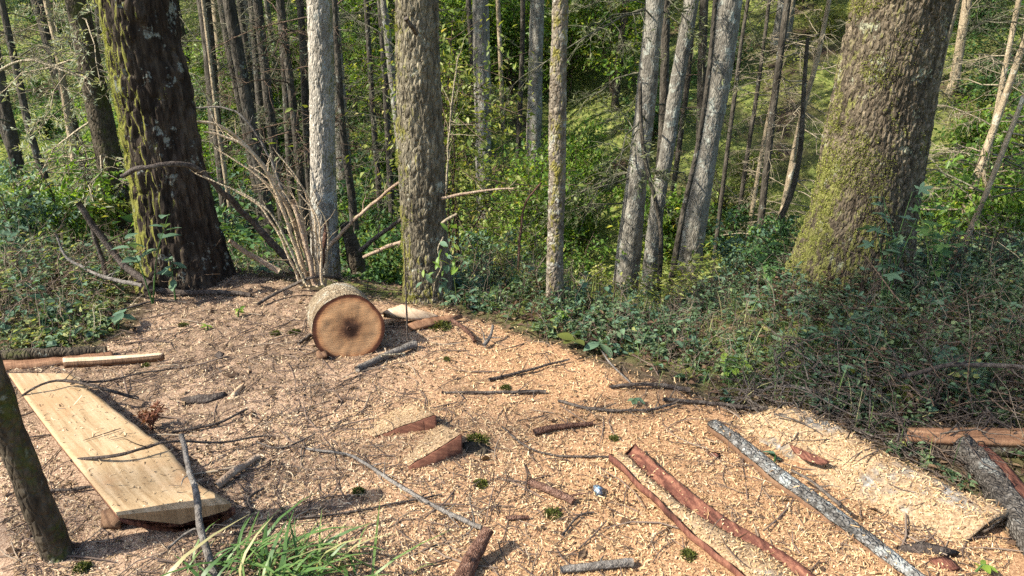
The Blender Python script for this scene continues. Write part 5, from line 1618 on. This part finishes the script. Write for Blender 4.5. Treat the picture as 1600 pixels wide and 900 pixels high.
# on the ground
GS = [
    ('dark stick lying just behind the log', [(402, 476, 0.02), (450, 449, 0.06), (520, 433, 0.07), (586, 424, 0.05)], 0.011, 0.016, 'stick_dark', 2),
    ('thick dark branch across the dust below the huge trunk', [(228, 452, 0.03), (290, 457, 0.03), (345, 456, 0.03), (392, 461, 0.02)], 0.022, 0.014, 'stick_dark', 3),
    ('long thin twig on the dust left of the log', [(120, 492, 0.02), (190, 483, 0.02), (245, 469, 0.02), (292, 473, 0.02)], 0.009, 0.005, 'stick_dark', 6),
    ('grey stick touching the lower right of the log', [(558, 577, 0.02), (600, 556, 0.03), (648, 537, 0.03)], 0.018, 0.024, 'stick_grey', 0),
    ('pale splinter resting on the grey stick by log', [(596, 556, 0.06), (632, 552, 0.05)], 0.007, 0.006, 'twig_pale', 0),
    ('short dark stick at the left of the log', [(466, 537, 0.02), (486, 523, 0.02)], 0.010, 0.012, 'stick_dark', 0),
    ('thin dark stick right of the log, upper one', [(764, 593, 0.015), (822, 579, 0.015), (890, 561, 0.02)], 0.010, 0.006, 'stick_dark', 3),
    ('thin dark stick right of the log, lower one', [(690, 613, 0.012), (775, 613, 0.012), (853, 612, 0.012)], 0.006, 0.010, 'stick_dark', 4),
    ('short reddish branch on chips right of the notch blocks', [(834, 676, 0.015), (868, 668, 0.02), (926, 661, 0.015)], 0.018, 0.010, 'stick_red', 2),
    ('short reddish-grey branch left of the crushed foil', [(828, 752, 0.015), (858, 767, 0.02), (896, 784, 0.015)], 0.017, 0.015, 'stick_red', 1),
    ('dark stick along the clearing rim, left one', [(952, 604, 0.02), (1012, 601, 0.03), (1078, 609, 0.02)], 0.008, 0.014, 'stick_dark', 2),
    ('dark stick along the clearing rim, right one', [(1036, 624, 0.02), (1120, 631, 0.02), (1196, 640, 0.02)], 0.010, 0.010, 'stick_dark', 4),
    ('dark twiggy branch lying across chips below the rim', [(872, 626, 0.01), (925, 639, 0.015), (1005, 641, 0.02), (1056, 629, 0.02)], 0.008, 0.007, 'stick_dark', 22),
    ('grey stick at the bottom edge right of centre', [(876, 891, 0.015), (930, 884, 0.02), (988, 879, 0.015)], 0.013, 0.017, 'stick_grey', 1),
    ('long thin branch running down past the notch blocks', [(478, 701, 0.01), (548, 712, 0.02), (612, 752, 0.03), (690, 797, 0.03), (752, 824, 0.02)], 0.005, 0.010, 'stick_grey', 16),
    ('thin wavy twig right of the notch blocks', [(784, 666, 0.01), (818, 695, 0.012), (868, 711, 0.012), (954, 714, 0.012)], 0.004, 0.005, 'stick_dark', 4),
    ('dark twig lying across the pale plank', [(112, 719, 0.10), (180, 712, 0.15), (228, 700, 0.153), (262, 690, 0.15), (340, 691, 0.06), (416, 680, 0.02)], 0.008, 0.005, 'stick_dark', 6),
    ('dark forked branch across the far end of plank', [(35, 618, 0.12), (64, 601, 0.16), (100, 594, 0.16), (150, 604, 0.15), (216, 622, 0.03)], 0.006, 0.009, 'stick_dark', 9),
    ('thin branch reaching right from the plank far end', [(100, 594, 0.15), (160, 596, 0.05), (206, 586, 0.03), (276, 574, 0.02)], 0.007, 0.004, 'stick_dark', 5),
    ('thin dark stick right of the plank middle', [(268, 676, 0.02), (340, 661, 0.02), (386, 639, 0.02)], 0.007, 0.006, 'stick_dark', 4),
    ('thick tan stick right of the plank end', [(338, 760, 0.02), (366, 736, 0.03), (404, 713, 0.02)], 0.018, 0.013, 'stick_tan', 1),
    ('dark twig left of the plank near end', [(58, 771, 0.015), (105, 764, 0.02), (144, 761, 0.02)], 0.008, 0.006, 'stick_dark', 3),
    ('pale twig under the plank near end', [(262, 856, 0.02), (284, 838, 0.03), (306, 826, 0.05)], 0.005, 0.004, 'stick_grey', 0),
    ('thin dark twig above the grass tuft', [(425, 812, 0.01), (500, 806, 0.012), (560, 798, 0.012), (620, 786, 0.012), (690, 772, 0.012)], 0.005, 0.004, 'stick_dark', 5),
    ('forked dark twig lying on the half-round slab', [(1236, 734, 0.09), (1268, 752, 0.10), (1290, 770, 0.10), (1314, 790, 0.09)], 0.005, 0.008, 'stick_dark', 4),
    ('dark dead limb over the right-hand undergrowth', [(1408, 588, 0.20), (1480, 572, 0.26), (1540, 570, 0.28), (1620, 576, 0.3)], 0.010, 0.013, 'stick_dark', 10),
    ('pale dead stick in the shaded brush at right', [(1195, 606, 0.05), (1240, 604, 0.07), (1290, 618, 0.05)], 0.007, 0.005, 'stick_grey', 3),
    ('twisted reddish root right of the splintered slab', [(706, 500, 0.05), (728, 514, 0.05), (742, 534, 0.03)], 0.014, 0.012, 'stick_red', 2),
    ('short forked stick right of the twisted root', [(756, 540, 0.02), (766, 524, 0.05), (770, 508, 0.09)], 0.012, 0.008, 'stick_grey', 2),
    ('thin twig lying by the bottom centre of chips', [(878, 836, 0.01), (905, 806, 0.015), (928, 800, 0.015)], 0.005, 0.004, 'stick_dark', 3),
    ('dark short stick left of the crushed foil branch', [(790, 810, 0.01), (812, 808, 0.015), (826, 808, 0.012)], 0.010, 0.007, 'stick_red', 0),
    ('pale curved stem bending over the clearing rim', [(940, 548, 0.12), (955, 570, 0.06), (985, 598, 0.01)], 0.005, 0.004, 'stick_grey', 0),
    ('grey crooked twig on the left chips near plank', [(395, 800, 0.01), (388, 780, 0.02), (412, 762, 0.015)], 0.007, 0.005, 'stick_dark', 1),
    ('dark twig on chips above the tan stick', [(400, 690, 0.01), (440, 700, 0.01), (492, 678, 0.012)], 0.005, 0.004, 'stick_dark', 4),
]
for i, (lab, pts, r0, r1, mt, tw) in enumerate(GS):
    stick(lab, pts, r0, r1, mt, 'L', tw, seed=30 + i)
stick('grey weathered stick standing tilted before the plank end', [(283, 680, 0.24), (292, 720, 0.20), (304, 768, 0.17), (313, 822, 0.10), (338, 905, 0.0)], 0.010, 0.014, 'stick_grey', 'L', 5, seed=70, tl=0.08)
stick('thick brown stake jutting up from the bottom edge', [(716, 915, 0.0), (744, 862, 0.05), (764, 826, 0.10)], 0.034, 0.024, 'stick_red', 'L', 1, 'wooden_stake', 'stake', 71, 0.06, seg=12)
stick('bark-covered mossy log at the left edge behind slabs', [(-40, 560, 0.03), (60, 552, 0.05), (166, 548, 0.04)], 0.034, 0.028, 'bark_mossy', 'L', 0, 'mossy_log', 'log', 72, seg=14)
stick('leaning dark mossy sapling trunk in the lower left corner', [(-62, 440, 2.22), (-20, 560, 2.22), (20, 690, 2.24), (62, 790, 2.26), (92, 868, 2.28)], 0.041, 0.054, 'bark_mossy', 'Y', 0, 'leaning_trunk', 'tree', 73, seg=28, knob=0.06)
px_hull('bark_chunk', 'blackish bark chunk on the chips right of plank', 'bark piece', [(282, 624, 0.015), (310, 616, 0.035), (352, 613, 0.03), (358, 618, 0.01), (320, 629, 0.005), (290, 631, 0.0)], 'stick_dark', seed=8, rough=0.01)
px_hull('wood_chip', 'large pale wood chip beside the blackish bark chunk', 'wood chip', [(352, 626, 0.0), (374, 602, 0.02), (384, 597, 0.015), (380, 606, 0.01), (362, 630, 0.0), (366, 612, 0.025)], 'wood_pale', seed=8, rough=0.003)
px_hull('bark_chunk', 'small dark lump on the chips left of log', 'bark piece', [(333, 555, 0.01), (342, 548, 0.03), (352, 553, 0.02), (346, 560, 0.0), (338, 559, 0.0)], 'stick_dark', seed=3, rough=0.006)
px_hull('root_lump', 'dark mossy root lump right of the notch blocks', 'root', [(716, 716, 0.0), (722, 694, 0.05), (745, 688, 0.06), (766, 700, 0.04), (758, 718, 0.0), (735, 722, 0.01)], 'bark_mossy', seed=13, rough=0.015, cuts=3)
px_hull('crushed_foil', 'crumpled blue and silver foil scrap on the chips', 'litter', [(926, 766, 0.01), (928, 758, 0.03), (936, 756, 0.035), (943, 762, 0.03), (942, 772, 0.01), (933, 777, 0.005), (934, 767, 0.045)], 'foil', seed=14, rough=0.007, rs=60, cuts=2)

# ------------------------------------------------------------------ dead red fern, grass tuft, moss clumps
def red_fern():
    b = G(238, 672)
    r = random.Random(4)
    root = thing('dead_fern', 'upright dead reddish fern right of the plank', 'fern', b)
    rg = np.random.default_rng(3)
    for k in range(7):
        a, ln = r.uniform(0, 6.28), r.uniform(0.12, 0.24)
        d = np.array([math.cos(a) * 0.35, math.sin(a) * 0.35, 1.0])
        t = np.linspace(0, 1, 8)
        P = d * (ln * t)[:, None]
        P[:, 2] -= 0.06 * t ** 3
        g = Geo()
        V, q = tubes(P[None], (0.0025 * (1.1 - 0.8 * t))[None], 4)
        g.add(V, q, var=0.3)
        i = rg.integers(2, 8, 46)
        D = rg.normal(0, 1, (46, 3)) + [0, 0, 0.3]
        L = rg.uniform(0.012, 0.04, 46)
        V, q, tr = leaves(P[i], D, rg.normal(0, 1, (46, 3)), L, L * 0.3, 0.1)
        g.add(V, q, tr, np.repeat(rg.uniform(0.3, 0.6, 46), 4))
        ob('frond', g.mesh('frond', M['fern_red']), root)
M['fern_red'] = leaf_mat('fern_red', [(0.0, (0.07, 0.03, 0.02)), (0.5, (0.19, 0.085, 0.055)), (1.0, (0.32, 0.18, 0.11))], 0.2, 0.8, 0.0, 0.1)
red_fern()

def grass_tuft():
    b = G(430, 900)
    root = thing('grass_tuft', 'tuft of long green grass at the bottom left', 'grass', b)
    protos = []
    for i in range(10):
        V, q, v = blades(np.zeros(1), np.zeros(1), np.zeros(1), np.array([1.0]), np.array([0.035 + 0.014 * (i % 3)]), np.zeros(1), np.array([0.45 + 0.1 * i]), np.array([[0.3, 0.5, 0.4, 0.6, 0.95, 0.45, 0.7, 0.35, 1.0, 0.55][i]]))
        protos.append(np_mesh('blade', V, [q], M['grass'], v))
    r = random.Random(9)
    for i in range(140):
        u, v = r.gauss(430, 62), r.uniform(862, 935)
        p = G(u, v) - b
        o = ob('blade', r.choice(protos), root, tuple(p))
        o.rotation_euler = (r.gauss(0, 0.15), r.gauss(0, 0.15), r.gauss(0.35, 0.9) if r.random() < 0.75 else r.uniform(0, 6.28))
        ln = r.uniform(0.12, 0.33)
        o.scale = (ln, min(ln, 0.24) * 1.15, ln * r.uniform(0.5, 0.95))
grass_tuft()

def moss_clump(label, u, v, rad):
    b = G(u, v)
    n = 420
    d = rand_dirs(n, 0.0, 1.0)
    P = d * np.array([rad, rad, rad * 0.5]) * rng.uniform(0.5, 1.0, n)[:, None] * (1 + 0.35 * vnoise(d * 2 + u, 3))[:, None]
    L = rng.uniform(0.10, 0.3, n) * rad + 0.004
    V, q, t = leaves(P, d + rng.normal(0, 0.5, (n, 3)), rng.normal(0, 1, (n, 3)), L, L * 0.45, 0.1)
    g = Geo(); g.add(V, q, t, np.repeat(np.clip(rng.normal(0.35, 0.25, n), 0, 1), 4))
    tag(ob('moss_clump', g.mesh('moss_clump', M['moss']), None, tuple(b)), label, 'moss', 'moss clumps on the chips')
for lab, u, v, rad in [('moss clump on chips below the notch blocks', 751, 757, 0.030), ('moss clump below the short reddish-grey branch', 864, 804, 0.032), ('moss clump above the bark trough', 960, 686, 0.024),
                       ('yellow moss left of the log, nearer one', 461, 520, 0.035), ('yellow moss left of the log, farther one', 430, 522, 0.030), ('moss clump on the plank far end', 52, 597, 0.045),
                       ('moss clump beneath the thin dark stick right of log', 790, 607, 0.028), ('moss clump between log and thin dark sticks', 698, 562, 0.020), ('moss clump at the foot of the leaning sapling trunk', 128, 890, 0.035),
                       ('moss clump at the bottom edge beside trough', 1075, 868, 0.030), ('moss clump on the root lump by notch blocks', 745, 690, 0.050), ('moss clump at the bottom left of the trough', 560, 768, 0.024),
                       ('bright moss behind the splintered orange slab', 690, 512, 0.06), ('moss clump on the dust below the orange slab', 228, 572, 0.022), ('moss clump on chips by the seedling at left', 286, 509, 0.03)]:
    moss_clump(lab, u, v, rad)

# ------------------------------------------------------------------ sawdust noodles and small litter (nobody could count them)
def chips_material():
    m = NT('chips')
    f = m.attr('var')
    c = m.ramp(f, [(0.0, (0.06, 0.036, 0.025)), (0.2, (0.225, 0.147, 0.084)), (0.48, (0.41, 0.298, 0.178)), (0.78, (0.575, 0.45, 0.295)), (1.0, (0.70, 0.59, 0.42))])
    c = m.mix(m.math('MULTIPLY', m.attr('red'), 0.7), c, m.mix(1.0, c, (1.09, 0.90, 0.645), 'MULTIPLY'))
    return m.finish(c, 0.8, None, 0.15, 0.12)
M['chips'] = chips_material()
BV = BVHTree.FromPolygons([Vector(v) for v in np.concatenate(RAYV)], RAYF)

def chip_points(n, xr, yr, thin=True):
    x = rng.uniform(*xr, n); y = rng.uniform(*yr, n)
    k = (np.abs(x) < 0.72 * y + 0.25) & (rng.random(n) < np.clip((2.3 / y) ** 1.5, 0, 1))
    x, y = x[k], y[k]
    cover = saw_mask(x, y)
    z = ground_fine(x, y)
    nz = np.tile([0, 0, 1.0], (len(x), 1))
    ok = rng.random(len(x)) < (cover if thin else np.ones(len(x)))
    for i in range(len(x)):
        h = BV.ray_cast(Vector((x[i], y[i], 0.6)), Vector((0, 0, -1)), 0.62)
        if h[0] is not None and h[0].z > z[i] - 0.005:
            z[i] = h[0].z; nz[i] = h[1] if h[1].z > 0 else -h[1]
            ok[i] = random.random() < RAYC[h[2]] * (1.0 if thin else 0.25)
    return x[ok], y[ok], z[ok], nz[ok]

def sawdust():
    x, y, z, nz = chip_points(310000, (-4.3, 4.3), (1.75, 6.0))
    n = len(x)
    a = rng.uniform(0, 2 * math.pi, n)
    D = np.stack([np.cos(a), np.sin(a), rng.normal(0, 0.28, n)], -1)
    nz = nrm(nz + rng.normal(0, 0.35, (n, 3)))
    D = nrm(D - nz * (D * nz).sum(1, keepdims=True) + nz * rng.normal(0, 0.22, (n, 1)))
    Sd = nrm(np.cross(D, nz))
    N_ = np.cross(Sd, D)
    L = (rng.lognormal(math.log(0.0135), 0.6, n).clip(0.004, 0.05) * (0.85 + 0.1 * y) * (0.85 + 0.45 * n2(x, y, 2.6, 3, 91)) * np.where(rng.random(n) < 0.012, 2.4, 1.0))[:, None]
    W = (rng.uniform(0.0026, 0.0052, n) * (0.8 + 0.13 * y))[:, None]
    C = np.stack([x, y, z], -1) + np.array([0, 0, 0.001]) + nz * rng.uniform(0, 0.007, (n, 1))
    cv = rng.normal(0, 0.22, (n, 1)) * L
    sw = rng.normal(0, 0.2, (n, 1)) * L
    pts = [C - D * L / 2 - N_ * cv, C + N_ * cv * 0.6 + Sd * sw, C + D * L / 2 - N_ * cv]
    V = np.stack([p + s_ * Sd * W * w for p, w in zip(pts, (0.35, 0.5, 0.3)) for s_ in (-1, 1)], 1)
    b = (np.arange(n) * 6)[:, None]
    q = np.concatenate([b + [0, 1, 3, 2], b + [2, 3, 5, 4]])
    patch = n2(x, y, 1.9, 4, 23)
    var = np.clip(rng.normal(0.54, 0.23, n) + 0.10 * sstep(-1.2, 0.0, x) + 0.16 * patch - 0.22 * (rng.random(n) < 0.10), 0.0, 1)
    red = sstep(-1.3, 0.3, x + 0.5 * n2(x, y, 1.3, 3, 9)) * (0.75 + 0.35 * n2(x, y, 2.3, 3, 29))
    me = np_mesh('sawdust', V.reshape(-1, 3), [q], M['chips'], np.repeat(var, 6), False, {'red': np.repeat(red, 6)})
    tag(ob('sawdust', me, kind='stuff'), 'curly chainsaw sawdust covering the clearing', 'sawdust')
    print('chips', n)
sawdust()

def small_litter():
    x, y, z, nz = chip_points(46000, (-4.3, 4.3), (1.75, 6.0), False)
    k = rng.random(len(x)) < (0.45 + 0.5 * sstep(0.2, -1.4, x)) * (0.35 + sstep(-0.3, 0.4, n2(x, y, 1.9, 3, 95)))
    x, y, z = x[k], y[k], z[k]
    n = len(x)
    a = rng.uniform(0, 2 * math.pi, n)
    L = rng.lognormal(math.log(0.065), 0.7, n).clip(0.012, 0.36)
    t = np.linspace(-0.5, 0.5, 4)
    bend = rng.normal(0, 0.25, n)
    P = np.zeros((n, 4, 3))
    P[..., 0] = x[:, None] + np.cos(a)[:, None] * L[:, None] * t - (np.sin(a) * bend * L)[:, None] * t ** 2 * 2
    P[..., 1] = y[:, None] + np.sin(a)[:, None] * L[:, None] * t + (np.cos(a) * bend * L)[:, None] * t ** 2 * 2
    P[..., 2] = z[:, None] + 0.005 + rng.uniform(0, 0.006, n)[:, None] + rng.normal(0, 0.08, n)[:, None] * L[:, None] * t
    V, q = tubes(P, (0.0010 + 0.010 * L * rng.uniform(0.5, 1.2, n))[:, None] * np.array([0.8, 1, 0.9, 0.5]), 4)
    g = Geo(); g.add(V, q, None, np.repeat(np.clip(rng.beta(1.2, 4.5, n), 0, 1), 16))
    tag(ob('twig_litter', g.mesh('twig_litter', M['dead_stem']), kind='stuff'), 'small broken twigs strewn over the chips', 'twigs')
    # dark flakes of bark
    x, y, z, nz = chip_points(60000, (-4.3, 4.3), (1.75, 6.0), False)
    k = rng.random(len(x)) < sstep(-0.25, 0.5, n2(x, y, 2.4, 4, 93)) * (0.3 + 0.7 * sstep(0.0, -1.2, x)) + 0.10
    x, y, z = x[k], y[k], z[k]; n = len(x)
    L = rng.lognormal(math.log(0.014), 0.5, n)
    V, q, tr = leaves(np.stack([x, y, z + 0.006], -1), rand_dirs(n, -0.15, 0.3), np.array([0, 0, 1.0]) + rng.normal(0, 0.35, (n, 3)), L, L * rng.uniform(0.3, 0.9, n), 0.2)
    g = Geo(); g.add(V, q, tr, np.repeat(np.clip(rng.beta(1.2, 3, n), 0, 1), 4))
    tag(ob('bark_flakes', g.mesh('bark_flakes', M['dead_leaf']), kind='stuff'), 'dark bark flakes and needles strewn over the chips', 'bark flakes')
small_litter()

# fine brushwood round the fan of branches and in the shaded heap at right
def brushwood(name, label, cx, cy, n, rad, hgt, mat, lr, seed):
    r = np.random.default_rng(seed)
    a = r.uniform(0, 2 * math.pi, n)
    rr = rad * np.sqrt(r.random(n))
    x, y = cx + np.cos(a) * rr * 1.6, cy + np.sin(a) * rr
    z = ground_fine(x, y) + r.uniform(0, 1, n) ** 2 * hgt
    d = nrm(np.stack([r.normal(0, 1, n), r.normal(0, 1, n), np.abs(r.normal(0, 0.35, n))], -1))
    L = r.uniform(*lr, n)
    t = np.linspace(0, 1, 6)
    P = np.stack([x, y, z], -1)[:, None] + d[:, None] * (L[:, None] * t)[..., None]
    P[..., 2] -= 0.35 * L[:, None] * t ** 2 * r.uniform(-0.2, 1, n)[:, None]
    P[:, 1:] += r.normal(0, 0.03, (n, 5, 3)) * L[:, None, None]
    P[..., 2] = np.maximum(P[..., 2], terrain(P[..., 0], P[..., 1]) + 0.004)
    V, q = tubes(P, r.uniform(0.0015, 0.005, n)[:, None] * (1.1 - 0.8 * t), 4)
    g = Geo(); g.add(V, q, None, np.repeat(r.uniform(0, 1, n), 24))
    tag(ob(name, g.mesh(name, M[mat]), kind='stuff'), label, 'brushwood')
p = G(480, 425); brushwood('brushwood', 'tangle of thin twigs under the fan of branches', p[0], p[1], 420, 0.5, 0.25, 'stick_tan', (0.15, 0.7), 1)
p = G(1370, 655); brushwood('brushwood', 'dark tangle of dead twigs above the half-round slab', p[0], p[1] + 0.05, 560, 0.42, 0.14, 'stick_dark', (0.1, 0.5), 2)
p = G(1520, 600); brushwood('brushwood', 'shaded dead twigs at the right edge', p[0], p[1], 190, 0.55, 0.3, 'twig_brown', (0.15, 0.6), 3)
p = G(110, 440); brushwood('brushwood', 'thin dead twigs at the left of the clearing', p[0], p[1], 320, 0.55, 0.25, 'twig_brown', (0.15, 0.6), 4)

# thick moss cushions on the two great trunks
def trunk_moss(root, dirv, zmax, thr, n, seed, label=None):
    tr = [c for c in root.children if c.name.startswith('trunk')][0]
    me = tr.data
    nv = len(me.vertices)
    co = np.zeros(nv * 3, np.float32); me.vertices.foreach_get('co', co); co = co.reshape(-1, 3).astype(float)
    nn = np.zeros(nv * 3, np.float32); me.vertices.foreach_get('normal', nn); nn = nn.reshape(-1, 3).astype(float)
    r = np.random.default_rng(seed)
    sc_ = 0.55 * (nn @ nrm(np.array(dirv))) + 0.8 * fbm(co * 5 + seed, 4, seed) + 0.35 * fbm(co * 26, 2, seed) - 0.35 * co[:, 2] / zmax
    k = np.where((sc_ > thr) & (co[:, 2] < 3.2) & (co[:, 2] > 0.0))[0]
    k = r.choice(k, min(n, len(k) * 4))
    L = r.uniform(0.004, 0.012, len(k))
    P = co[k] + r.normal(0, 0.004, (len(k), 3))
    V, q, t = leaves(P, nn[k] + r.normal(0, 0.6, (len(k), 3)), r.normal(0, 1, (len(k), 3)), L, L * 0.6, 0.15)
    g = Geo(); g.add(V, q, t, np.repeat(np.clip(r.normal(0.62, 0.25, len(k)), 0, 1), 4))
    ob('moss', g.mesh('moss', M['trunk_moss']), root, kind='stuff')
M['trunk_moss'] = leaf_mat('trunk_moss', [(0.0, (0.08, 0.10, 0.02)), (0.55, (0.20, 0.225, 0.05)), (1.0, (0.35, 0.35, 0.10))], 0.25, 0.9, 0.0, 0.1)
trunk_moss(T10, (-0.85, -0.5, 0), 2.2, 0.30, 22000, 4)
trunk_moss(T1, (-1.0, 0.0, 0), 6.0, 0.42, 12000, 6)
trunk_moss(T3, (-1.0, -0.2, 0), 2.0, 0.55, 5000, 8)
